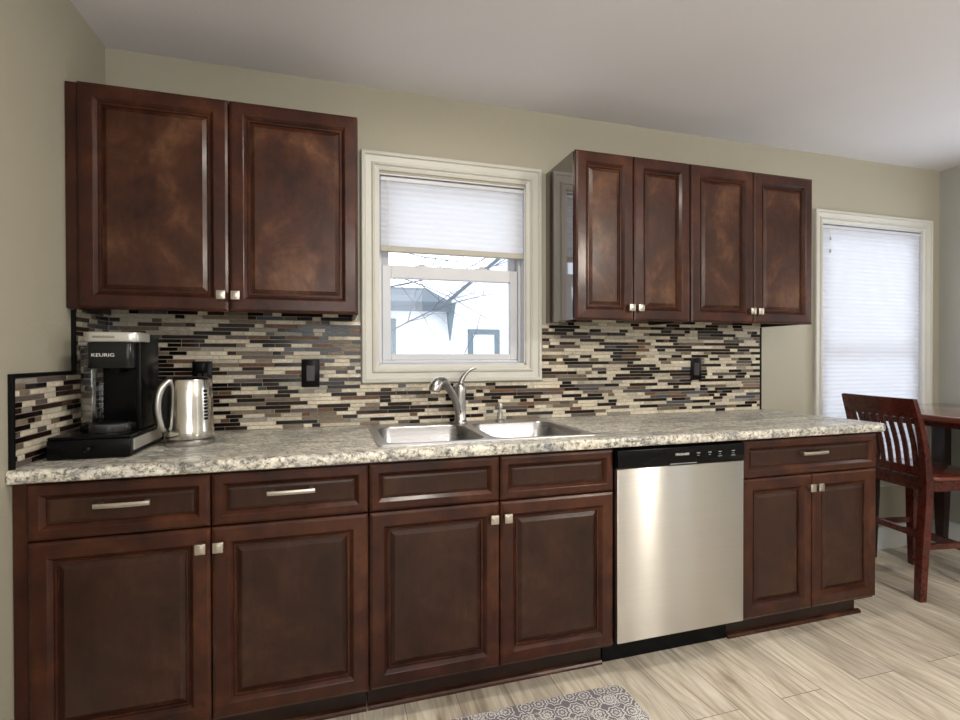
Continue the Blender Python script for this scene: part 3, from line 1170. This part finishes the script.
# deck face with two holes via triangle fill
edges = []
for lp in [outer2] + tops:
    for k in range(len(lp)):
        v1, v2 = lp[k], lp[(k + 1) % len(lp)]
        e = bm.edges.get((v1, v2)) or bm.edges.new((v1, v2))
        edges.append(e)
bmesh.ops.triangle_fill(bm, use_beauty=True, use_dissolve=False, edges=edges)
bmesh.ops.recalc_face_normals(bm, faces=bm.faces[:])
obj('rim', bm, M_SINK, r, smooth=30)
for a, b, c, d in bowls:
    bm = B()
    l0 = loop(bm, rrect(a, b, c, d, 0.062, NR), 0.9180)
    l1 = loop(bm, rrect(a + 0.004, b - 0.004, c + 0.004, d - 0.004, 0.060, NR), 0.913)
    l2 = loop(bm, rrect(a + 0.010, b - 0.010, c + 0.010, d - 0.010, 0.058, NR), 0.80)
    l3 = loop(bm, rrect(a + 0.022, b - 0.022, c + 0.022, d - 0.022, 0.055, NR), 0.755)
    l4 = loop(bm, rrect(a + 0.05, b - 0.05, c + 0.05, d - 0.05, 0.045, NR), 0.742)
    for p, q in ((l0, l1), (l1, l2), (l2, l3), (l3, l4)):
        bridge(bm, p, q)
    bm.faces.new(l4)
    bmesh.ops.recalc_face_normals(bm, faces=bm.faces[:])
    for f in bm.faces:
        f.normal_flip()
    bo = obj('bowl', bm, M_BOWL, r, smooth=50)
    bm = B()
    lathe(bm, [(0, 0.0), (0.020, 0.0), (0.030, 0.001), (0.043, 0.003), (0.045, 0.001)], (a + b) / 2, (c + d) / 2, 0.7422, 24)
    obj('drain', bm, M_CHROME, bo)

# ------------------------------------------------------------------ faucet
FX, FY, FZ = 1.413, -0.085, 0.9197
r = thing('kitchen_faucet', 'brushed nickel single-lever pull-out faucet behind the left sink bowl', 'faucet', (FX, FY, FZ))
bm = B()
lathe(bm, [(0, 0.0), (0.033, 0.0), (0.033, 0.005), (0.029, 0.010), (0.0255, 0.016), (0.0245, 0.07), (0.025, 0.12), (0.026, 0.15), (0.024, 0.168), (0.014, 0.182), (0, 0.187)], FX, FY, FZ, 28)
obj('body', bm, M_CHROME, r, smooth=50)
bm = B()
sp = smooth_path([(FX, FY - 0.004, FZ + 0.030), (FX - 0.020, FY - 0.018, FZ + 0.085), (FX - 0.050, FY - 0.044, FZ + 0.140), (FX - 0.086, FY - 0.073, FZ + 0.183)], 6)
sweep(bm, sp, [0.018, 0.0175, 0.0165, 0.0165, 0.018], 18)
spout = obj('spout', bm, M_CHROME, r, smooth=50)
bm = B()
sp = smooth_path([(FX - 0.078, FY - 0.066, FZ + 0.176), (FX - 0.100, FY - 0.085, FZ + 0.193), (FX - 0.124, FY - 0.104, FZ + 0.191), (FX - 0.139, FY - 0.116, FZ + 0.174), (FX - 0.144, FY - 0.120, FZ + 0.156)], 6)
sweep(bm, sp, [0.0195, 0.022, 0.0255, 0.0265, 0.025], 20)
obj('spray_head', bm, M_CHROME, spout, smooth=50)
bm = B()
sp = smooth_path([(FX, FY, FZ + 0.165), (FX + 0.010, FY - 0.004, FZ + 0.205), (FX + 0.040, FY - 0.008, FZ + 0.240), (FX + 0.073, FY - 0.012, FZ + 0.252)], 6)
sweep(bm, sp, [0.022, 0.0155, 0.0105, 0.007], 14, 0.75)
obj('lever', bm, M_CHROME, r, smooth=50)

r = thing('soap_dispenser', 'small brushed nickel soap dispenser pump right of the faucet', 'soap dispenser', (1.607, -0.080, FZ))
bm = B()
lathe(bm, [(0, 0), (0.022, 0), (0.022, 0.004), (0.014, 0.010), (0.012, 0.040), (0.012, 0.045), (0, 0.045)], 1.607, -0.080, FZ, 24)
obj('collar', bm, M_CHROME, r)
bm = B()
lathe(bm, [(0, 0.044), (0.007, 0.044), (0.007, 0.058), (0.013, 0.060), (0.014, 0.078), (0.010, 0.086), (0, 0.088)], 1.607, -0.080, FZ, 24)
sweep(bm, smooth_path([(1.607, -0.080, FZ + 0.070), (1.590, -0.105, FZ + 0.074), (1.575, -0.130, FZ + 0.064)], 5), [0.007, 0.006, 0.005], 12)
obj('pump_spout', bm, M_CHROME, r, smooth=50)

# ------------------------------------------------------------------ outlets
lab = ['black wall outlet in the backsplash between the kettle and the sink window',
       'black wall outlet in the backsplash directly behind the kettle',
       'black wall outlet in the backsplash under the right wall cabinets']
for (a, b, c, d), L in zip(OUT, lab):
    r = thing('wall_outlet', L, 'outlet', ((a + b) / 2, -0.009, (c + d) / 2))
    bm = B()
    box(bm, a, b, -0.0155, -0.0095, c, d, 0.003, 2)
    pl = obj('cover_plate', bm, M_BLACK, r, smooth=30)
    bm = B()
    xm, zm = (a + b) / 2, (c + d) / 2
    box(bm, xm - 0.017, xm + 0.017, -0.0185, -0.0150, zm - 0.034, zm + 0.034, 0.001, 1)
    obj('receptacle', bm, simple('dark_brown_receptacle', (0.03, 0.018, 0.018), 0.35), r, smooth=30)
xm, zm = 0.3375, 1.178
pg = thing('power_plug', 'black power plug of the kettle in the outlet behind it', 'plug', (xm, -0.019, zm))
bm = B()
box(bm, xm - 0.021, xm + 0.021, -0.060, -0.0187, zm - 0.020, zm + 0.026, 0.006, 3)
obj('plug_body', bm, M_BLACK, pg, smooth=40)
bm = B()
sweep(bm, smooth_path([(xm + 0.010, -0.050, zm - 0.015), (xm + 0.012, -0.070, zm - 0.07), (xm + 0.010, -0.06, zm - 0.15), (xm + 0.02, -0.08, zm - 0.225), (xm + 0.03, -0.14, 0.9175)], 6), 0.0032, 10)
obj('cord', bm, M_BLACK, pg)

# ------------------------------------------------------------------ pod drawer and coffee maker
ZT = 0.914
r = thing('coffee_pod_drawer', 'low black pod storage drawer with a round knob under the coffee maker', 'drawer', (0.142, -0.36, ZT))
dx0, dx1, dy0, dy1, dh = 0.034, 0.252, -0.520, -0.205, 0.070
bm = B()
box(bm, dx0, dx1, dy0 + 0.006, dy1, ZT + 0.060, ZT + dh, 0.004, 2)
box(bm, dx0, dx1, dy0 + 0.012, dy1, ZT + 0.004, ZT + 0.010, 0.002, 1)
box(bm, dx0, dx0 + 0.006, dy0 + 0.012, dy1, ZT + 0.006, ZT + 0.064)
box(bm, dx1 - 0.007, dx1 - 0.003, dy0 + 0.012, dy1, ZT + 0.006, ZT + 0.064)
box(bm, dx0, dx1, dy1 - 0.006, dy1, ZT + 0.006, ZT + 0.064)
for xx in (dx0 + 0.015, dx1 - 0.015):
    for yy in (dy0 + 0.03, dy1 - 0.02):
        box(bm, xx - 0.008, xx + 0.008, yy - 0.008, yy + 0.008, ZT + 0.0003, ZT + 0.005, 0.001, 1)
obj('housing', bm, M_BLACK, r, smooth=30)
bm = B()
box(bm, dx0 + 0.001, dx1 - 0.001, dy0, dy0 + 0.012, ZT + 0.004, ZT + 0.060, 0.003, 2)
fr = obj('drawer_front', bm, M_BLACK, r, smooth=30)
bm = B()
t = bmesh.new()
lathe(t, [(0, 0.0), (0.007, 0.0), (0.005, 0.008), (0.010, 0.014), (0.011, 0.019), (0.008, 0.023), (0, 0.024)], 0, 0, 0, 20)
join(bm, t, Matrix.Translation((0.145, dy0, ZT + 0.033)) @ Matrix.Rotation(PI / 2, 4, 'X'))
obj('knob', bm, M_BLACK, fr, smooth=50)
bm = B()
box(bm, dx1 - 0.0035, dx1 + 0.001, dy0 + 0.030, dy1 - 0.020, ZT + 0.018, ZT + 0.054, 0.001, 1)  # pale strip along the drawer's right side
obj('side_strip', bm, simple('pale_strip', (0.62, 0.60, 0.55), 0.3, 0.6), r, smooth=0, label='pale side strip')

ZB2 = ZT + dh + 0.0003
r = thing('coffee_maker', 'black single-serve coffee maker with silver lid on the pod drawer in the corner', 'coffee maker', (0.17, -0.34, ZB2))
cx0, cx1 = 0.096, 0.243
bm = B()     # base
prism(bm, rrect(cx0 - 0.004, cx1 + 0.002, -0.40, -0.235, 0.012), ZB2, ZB2 + 0.026, 0.003)
obj('base', bm, M_BLACK, r)
bm = B()     # rear column with vertical recess face
prism(bm, rrect(cx0 + 0.018, cx1, -0.352, -0.235, 0.012), ZB2 + 0.024, 1.292, 0.004)
box(bm, cx1 - 0.014, cx1 + 0.001, -0.405, -0.228, ZB2, 1.300, 0.003, 2)
obj('column', bm, M_BLACK, r)
bm = B()     # brew head
prism(bm, rrect(cx0 - 0.002, cx1 - 0.012, -0.425, -0.345, 0.024), 1.187, 1.272, 0.005)
hd = obj('brew_head', bm, simple('graphite_plastic', (0.010, 0.010, 0.011), 0.2, 0.1, spec=0.3), r)
bm = text_mesh('KEURIG', 0.0150, Matrix.Translation((0.145, -0.4256, 1.226)) @ RX @ Matrix.Scale(1.25, 4, (1, 0, 0)), 'brand_lettering', M_PRINT, hd)
obj('brand_lettering', bm, M_PRINT, hd, smooth=0)
bm = B()     # silver lid
prism(bm, rrect(cx0 - 0.006, cx1 + 0.003, -0.430, -0.300, 0.030), 1.2725, 1.306, 0.006, 3)
lid = obj('lid', bm, simple('silver_plastic', (0.60, 0.60, 0.57), 0.3, 0.65), r)
bm = B()
box(bm, 0.118, 0.180, -0.4325, -0.428, 1.286, 1.293, 0.002, 2)
obj('lid_handle', bm, simple('grey_slot', (0.22, 0.22, 0.2), 0.4), lid)
bm = B()     # spout under the head
lathe(bm, [(0, 0), (0.016, 0), (0.022, 0.016), (0, 0.016)], 0.165, -0.385, 1.172, 20)
obj('nozzle', bm, M_BLACKM, r)
bm = B()     # drip tray
lathe(bm, [(0, 0), (0.056, 0), (0.058, 0.003), (0.058, 0.024), (0.054, 0.027), (0, 0.026)], 0.158, -0.408, ZB2, 32)
dt = obj('drip_tray', bm, simple('dark_chrome_plastic', (0.10, 0.10, 0.105), 0.2, 0.7), r)
bm = B()
lathe(bm, [(0, 0), (0.048, 0), (0.048, 0.002), (0, 0.002)], 0.158, -0.408, ZB2 + 0.0262, 32)
obj('drip_grate', bm, M_BLACKM, dt)
bm = B()     # water tank
t0, t1, ty0, ty1 = 0.062, 0.109, -0.385, -0.262
prism(bm, rrect(t0, t1, ty0, ty1, 0.016), 1.000, 1.262, 0.002)
tk = obj('water_tank', bm, M_TANK, r, label='clear plastic water tank')
bm = B()
prism(bm, rrect(t0 - 0.002, t1, ty0 - 0.002, ty1 + 0.002, 0.016), 1.262, 1.272, 0.002)
obj('tank_lid', bm, simple('smoky_lid', (0.30, 0.30, 0.29), 0.3), tk)
bm = B()
prism(bm, rrect(t0 - 0.002, t1, ty0 - 0.002, ty1 + 0.002, 0.016), ZB2, 1.000, 0.002)
obj('tank_base', bm, M_BLACK, r)

# ------------------------------------------------------------------ kettle
KX, KY = 0.362, -0.300
r = thing('electric_kettle', 'brushed stainless electric kettle with left-facing handle beside the coffee maker', 'kettle', (KX, KY, ZT))
bm = B()
lathe(bm, [(0, 0.0004), (0.078, 0.0004), (0.080, 0.004), (0.080, 0.016), (0.076, 0.021), (0, 0.021)], KX, KY, ZT, 44)
obj('power_base', bm, M_CHROME, r)
bm = B()
lathe(bm, [(0, 0.024), (0.074, 0.024), (0.0765, 0.030), (0.0765, 0.050), (0.0755, 0.055), (0.0745, 0.10), (0.0725, 0.165), (0.0695, 0.226), (0.067, 0.231), (0.062, 0.232)], KX, KY, ZT, 48)
bd = obj('body', bm, M_KETTLE, r, smooth=50)
bm = B()
lathe(bm, [(0.0, 0.229), (0.062, 0.229), (0.062, 0.234), (0.052, 0.239), (0.0, 0.241)], KX, KY, ZT, 40)
obj('lid', bm, M_BLACK, r, smooth=50)
bm = B()
hdv = Vector((-0.80, -0.60, 0)).normalized()
hp = [Vector((KX, KY, ZT)) + hdv * a + Vector((0, 0, z)) for a, z in ((0.050, 0.226), (0.070, 0.226), (0.092, 0.206), (0.104, 0.165), (0.104, 0.115), (0.095, 0.072), (0.083, 0.055))]
sweep(bm, smooth_path(hp, 5), [0.009, 0.013, 0.014, 0.014, 0.0135, 0.013, 0.008], 14, 1.3, up=Vector((0.5, -0.86, 0)))
obj('handle', bm, M_CHROME, r, smooth=50)
bm = B()
hp = [Vector((KX, KY, ZT)) + hdv * a + Vector((0, 0, z)) for a, z in ((0.066, 0.210), (0.078, 0.195), (0.084, 0.150), (0.083, 0.098), (0.078, 0.066))]
sweep(bm, smooth_path(hp, 5), [0.010, 0.016, 0.010], 10, 0.8, up=Vector((0.5, -0.86, 0)))
obj('handle_grip', bm, M_BLACKM, r, smooth=50, label='black inner grip strip')
# vertical black lettering on the side of the body
ang = math.radians(-38)
bm = B()
rr = 0.0735
for i, (zz, hh) in enumerate(((0.190, 0.009), (0.177, 0.008), (0.165, 0.006), (0.153, 0.009), (0.141, 0.006), (0.129, 0.009), (0.117, 0.007), (0.105, 0.008), (0.093, 0.008))):
    rad = 0.0766 - (zz - 0.05) * 0.034
    for da, ww in ((0.0, 0.0035), (0.10, 0.0035)):
        a2 = ang + da
        px, py = KX + rad * math.cos(a2), KY + rad * math.sin(a2)
        t = bmesh.new()
        box(t, -0.0012, 0.0008, -ww, ww, -hh / 2, hh / 2)
        join(bm, t, Matrix.Translation((px, py, ZT + zz)) @ Matrix.Rotation(a2, 4, 'Z'))
obj('lettering', bm, M_BLACKM, bd, smooth=0, label='black vertical lettering')

# ------------------------------------------------------------------ rug
bm = B()
prism(bm, rrect(1.02, 1.872, -1.20, -0.680, 0.045, 8), 0.0004, 0.008, 0.003)
tag(obj('kitchen_mat', bm, M_RUG), 'grey and white floral kitchen mat on the floor in front of the sink', 'mat')

# ------------------------------------------------------------------ dining chair
th = math.radians(9)
CH = thing('dining_chair', 'dark cherry counter-height slat-back chair tucked in at the corner dining table', 'chair', (3.655, -0.553, 0), -th)
CW, CD = 0.395, 0.405


def cloc(name, bm, m=M_CHERRY, label=None, parent=CH, smooth=40):
    return obj(name, bm, m, parent, local=True, smooth=smooth, label=label)


for yy in (0.0, CW):
    bm = B()
    pts = smooth_path([(0.0, yy, 0.001), (0.008, yy, 0.20), (0.026, yy, 0.46), (0.030, yy, 0.60), (0.010, yy, 0.80), (-0.046, yy, 1.006)], 5)
    sweep(bm, pts, [0.017, 0.019, 0.021, 0.020, 0.015, 0.011], 4, 1.0, up=Vector((0, 1, 0)), square=True)
    cloc('leg', bm)
for yy in (0.0, CW):
    bm = B()
    sweep(bm, [(CD, yy, 0.001), (CD, yy, 0.25), (CD, yy, 0.595)], [0.016, 0.022, 0.027], 4, 1.0, up=Vector((0, 1, 0)), square=True)
    cloc('leg', bm)
bm = B()    # top rail, slightly curved
pts = [(-0.038, -0.004, 0.962), (-0.046, CW * 0.25, 0.962), (-0.050, CW * 0.5, 0.962), (-0.046, CW * 0.75, 0.962), (-0.038, CW + 0.004, 0.962)]
sweep(bm, smooth_path(pts, 4), 0.010, 4, 4.7, square=True)
for v in bm.verts:
    v.co.x -= (v.co.z - 0.962) * 0.17
cloc('top_rail', bm)
bm = B()    # lower back rail
box(bm, 0.012, 0.034, 0.015, CW - 0.015, 0.618, 0.660, 0.003, 2)
cloc('lower_back_rail', bm)
for k in range(8):
    yy = 0.043 + (CW - 0.086) * k / 7
    bow = 0.016 * (1 - ((yy - CW / 2) / (CW / 2)) ** 2)
    bm = B()
    pts = smooth_path([(0.024, yy, 0.650), (0.008 - bow * 0.3, yy, 0.78), (-0.030 - bow, yy, 0.93)], 4)
    sweep(bm, pts, 0.0038, 4, 1.0, up=Vector((0, 1, 0)), square=True)
    c0 = yy
    for v in bm.verts:
        v.co.y = c0 + (v.co.y - c0) * 3.1
    cloc('slat', bm)
bm = B()    # seat aprons
box(bm, 0.03, CD, -0.012, 0.010, 0.545, 0.600, 0.002, 1)
box(bm, 0.03, CD, CW - 0.010, CW + 0.012, 0.545, 0.600, 0.002, 1)
box(bm, 0.020, 0.040, 0.0, CW, 0.545, 0.612, 0.002, 1)
box(bm, CD - 0.010, CD + 0.012, 0.0, CW, 0.545, 0.600, 0.002, 1)
cloc('seat_apron', bm)
bm = B()
prism(bm, rrect(0.050, CD + 0.028, -0.028, CW + 0.024, 0.04, 6), 0.601, 0.622, 0.008, 3)
cloc('seat', bm, simple('polished_cherry_seat', (0.13, 0.030, 0.018), 0.12, coat=0.8))
for a, b, rr in (((0.006, 0, 0.27), (CD, 0, 0.27), 0.009), ((0.006, CW, 0.265), (CD, CW, 0.265), 0.009), ((0.012, 0, 0.325), (0.012, CW, 0.325), 0.010), ((CD, 0, 0.20), (CD, CW, 0.20), 0.012)):
    bm = B()
    sweep(bm, [a, b], rr, 4, 1.5, square=True)
    cloc('stretcher', bm)

# ------------------------------------------------------------------ dining table
r = thing('dining_table', 'dark cherry counter-height dining table in the far right corner', 'table', (4.28, -0.62, 0))
TT = 0.914
pts = []
quad = [(3.785, -1.25), (4.688, -1.25), (4.688, -0.024), (3.895, -0.024)]
bm = B()
# rounded corners on the quad
rp = []
for i in range(4):
    p0, p1, p2 = Vector(quad[i - 1]), Vector(quad[i]), Vector(quad[(i + 1) % 4])
    a = p1 + (p0 - p1).normalized() * 0.05
    b = p1 + (p2 - p1).normalized() * 0.05
    for k in range(6):
        t = k / 5
        q = a * (1 - t) ** 2 + p1 * 2 * t * (1 - t) + b * t * t
        rp.append((q.x, q.y))
prism(bm, rp, TT - 0.034, TT, 0.010, 3)
obj('tabletop', bm, simple('polished_cherry_top', (0.12, 0.034, 0.018), 0.08, coat=1.0, spec=0.9), r)
bm = B()
box(bm, 3.985, 4.640, -1.195, -1.175, TT - 0.075, TT - 0.034)
box(bm, 3.985, 4.640, -0.085, -0.065, TT - 0.075, TT - 0.034)
box(bm, 3.975, 3.995, -1.195, -0.065, TT - 0.075, TT - 0.034)
box(bm, 4.615, 4.635, -1.195, -0.065, TT - 0.075, TT - 0.034)
obj('apron', bm, M_CHERRY, r, smooth=0)
for xx, yy in ((3.990, -0.078), (4.612, -0.078), (3.990, -1.18), (4.612, -1.18)):
    bm = B()
    sweep(bm, [(xx, yy, 0.001), (xx, yy, 0.40), (xx, yy, TT - 0.036)], [0.021, 0.031, 0.031], 4, 1.0, up=Vector((0, 1, 0)), square=True)
    obj('leg', bm, M_CABDARK, r, smooth=30)

# ------------------------------------------------------------------ ceiling lamps (above the picture); those behind the camera are added fill
M_DIF, nt, bb = mat('lit_diffuser')
bb.inputs['Base Color'].default_value = (0.9, 0.88, 0.82, 1)
bb.inputs['Emission Color'].default_value = (1, 0.88, 0.72, 1)
bb.inputs['Emission Strength'].default_value = 2.0
for LX, LY, LP, LL in ((1.35, -1.05, 0.55, 'round flush white ceiling lamp over the kitchen aisle near the sink'),
                       (3.30, -3.20, 4.2, 'added unseen fill lamp on the ceiling towards the dining end of the room'),
                       (1.30, -3.60, 1.2, 'added unseen fill lamp on the ceiling at the rear of the room')):
    r = thing('ceiling_lamp', LL, 'ceiling lamp', (LX, LY, ZC), group='flush ceiling lamps')
    bm = B()
    lathe(bm, [(0, 0), (0.17, 0), (0.17, -0.02), (0, -0.02)], LX, LY, ZC, 36)
    obj('lamp_base', bm, M_WHITE, r)
    bm = B()
    lathe(bm, [(0.155, -0.02), (0.15, -0.05), (0.12, -0.065), (0, -0.072)], LX, LY, ZC, 36)
    obj('diffuser', bm, M_DIF, r)
    ld = bpy.data.lights.new('ceiling_lamp_light', 'AREA' if LP < 1 else 'POINT')
    if LP < 1:
        ld.shape = 'DISK'
        ld.size = 0.28
    else:
        ld.shadow_soft_size = 0.12
    ld.energy = CEIL_POWER * LP
    ld.color = (1.0, 0.92, 0.80)
    lo = bpy.data.objects.new('ceiling_lamp_light', ld)
    COL.objects.link(lo)
    lo.parent = r
    lo.location = (0, 0, -0.085 if LP < 1 else -0.22)

# ------------------------------------------------------------------ outdoors
M_SNOW = simple('pale_ground', (0.75, 0.76, 0.78), 0.9)
M_SIDING = simple('white_siding', (0.86, 0.87, 0.88), 0.7)
M_ROOF = simple('weathered_roof', (0.11, 0.135, 0.155), 0.9, bump=0.4, bscale=30, var=0.25, vscale=14)
M_GTRIM = simple('grey_blue_trim', (0.13, 0.17, 0.19), 0.7)
M_BARK = simple('grey_bark', (0.10, 0.10, 0.115), 0.9, var=0.2, vscale=30)
bm = B()
box(bm, -12, 20, 0.15, 30, -0.75, -0.6)
struct(obj('ground', bm, M_SNOW, smooth=0))
nh = thing('neighbor_house', 'white house with grey roof edge and one window seen through the sink window', 'house', (4.2, 8.0, -0.6))
bm = B()     # low wing on the left and tall gable on the right
box(bm, -3.0, 3.25, 8.05, 12, -0.6, 2.40)
obj('wing_wall', bm, M_SIDING, nh, smooth=0)
bm = B()
t = bmesh.new()
pf = [(3.25, -0.6), (9.0, -0.6), (9.0, 2.4), (6.1, 4.9), (3.25, 2.45)]
a = [t.verts.new((x, 7.9, z)) for x, z in pf]
b = [t.verts.new((x, 13, z)) for x, z in pf]
t.faces.new(a); t.faces.new(b[::-1])
for k in range(5):
    t.faces.new((a[k], b[k], b[(k + 1) % 5], a[(k + 1) % 5]))
bmesh.ops.recalc_face_normals(t, faces=t.faces[:])
join(bm, t)
obj('gable_wall', bm, M_SIDING, nh, smooth=0)
bm = B()     # wing roof: sloping slab
P = [(-3.1, 7.7, 2.12), (3.2, 7.7, 2.14), (3.2, 7.7, 2.34), (-3.1, 7.7, 2.32), (-3.1, 10.5, 2.9), (3.2, 10.5, 2.9), (3.2, 10.5, 3.0), (-3.1, 10.5, 3.0)]
v = [bm.verts.new(p) for p in P]
for f in ((0, 1, 2, 3), (5, 4, 7, 6), (3, 2, 6, 7), (4, 5, 1, 0), (1, 5, 6, 2), (4, 0, 3, 7)):
    bm.faces.new([v[i] for i in f])
obj('wing_roof', bm, M_ROOF, nh, smooth=0)
bm = B()     # gable rake
sweep(bm, [(2.95, 7.75, 2.20), (6.15, 7.75, 4.93)], 0.035, 4, 1.0, square=True, up=Vector((0, 1, 0)))
sweep(bm, [(6.1, 7.75, 4.93), (9.3, 7.75, 2.2)], 0.035, 4, 1.0, square=True, up=Vector((0, 1, 0)))
obj('rake_board', bm, M_ROOF, nh, smooth=0)
bm = B()
t = bmesh.new()
a = [t.verts.new(p) for p in ((3.12, 7.8, 2.3), (3.32, 7.8, 2.35), (3.20, 7.8, 1.55))]
b = [t.verts.new((p.co.x, 7.9, p.co.z)) for p in a]
t.faces.new(a); t.faces.new(b[::-1])
for k in range(3):
    t.faces.new((a[k], b[k], b[(k + 1) % 3], a[(k + 1) % 3]))
bmesh.ops.recalc_face_normals(t, faces=t.faces[:])
join(bm, t)
obj('eave_bracket', bm, M_GTRIM, nh, smooth=0)
bm = B()
frame_front(bm, 3.60, 4.30, 0.35, 1.80, 7.9, [(0, 0), (0, 0.05), (0.11, 0.05), (0.11, 0)])
wf = obj('window_frame', bm, M_GTRIM, nh, smooth=0)
bm = B()
box(bm, 3.71, 4.19, 7.88, 7.895, 0.46, 1.69)
obj('pane', bm, simple('pale_blind_pane', (0.8, 0.81, 0.82), 0.4), wf, smooth=0)
bm = B()
frame_front(bm, 0.9, 2.10, -0.5, 2.0, 8.05, [(0, 0), (0, 0.05), (0.10, 0.05), (0.10, 0)])
obj('door_frame', bm, M_GTRIM, nh, smooth=0)

tr = thing('bare_tree', 'bare grey branching tree outside the sink window', 'tree', (0.4, 5.2, -0.6))
rnd = random.Random(5)
bmT = B()
sweep(bmT, smooth_path([(0.4, 5.2, -0.6), (0.5, 5.2, 0.4), (0.8, 5.3, 1.3), (1.1, 5.2, 2.3), (1.2, 5.1, 3.4)], 4), [0.10, 0.08, 0.07, 0.05, 0.03], 8)
obj('trunk', bmT, M_BARK, tr)


def branch(bm, p, d, L, rad, depth):
    pts = [p]
    q = p.copy()
    dd = d.normalized()
    for k in range(5):
        dd = (dd + Vector((rnd.uniform(-.28, .28), rnd.uniform(-.15, .15), rnd.uniform(-.22, .22)))).normalized()
        q = q + dd * L / 5
        pts.append(q.copy())
        if depth > 0 and rnd.random() < 0.8:
            branch(bm, q.copy(), dd + Vector((rnd.uniform(-.9, .9), rnd.uniform(-.3, .3), rnd.uniform(-.8, .8))), L * 0.55, rad * 0.55, depth - 1)
    sweep(bm, pts, [rad, rad * 0.3], 5)


for (p, d, L, ra) in (((0.8, 5.3, 1.2), (1, -.05, .5), 2.2, 0.016), ((1.1, 5.2, 2.2), (1, 0, .22), 2.8, 0.014), ((1.15, 5.2, 2.6), (1, 0, -.12), 2.6, 0.012),
                      ((1.2, 5.1, 3.2), (1, 0, -.25), 2.8, 0.011), ((1.1, 5.2, 2.9), (1, 0.1, .1), 2.8, 0.011), ((0.9, 5.2, 1.9), (1, 0, .0), 1.8, 0.012)):
    bm = B()
    branch(bm, Vector(p), Vector(d), L, ra, 2)
    obj('branch', bm, M_BARK, tr)
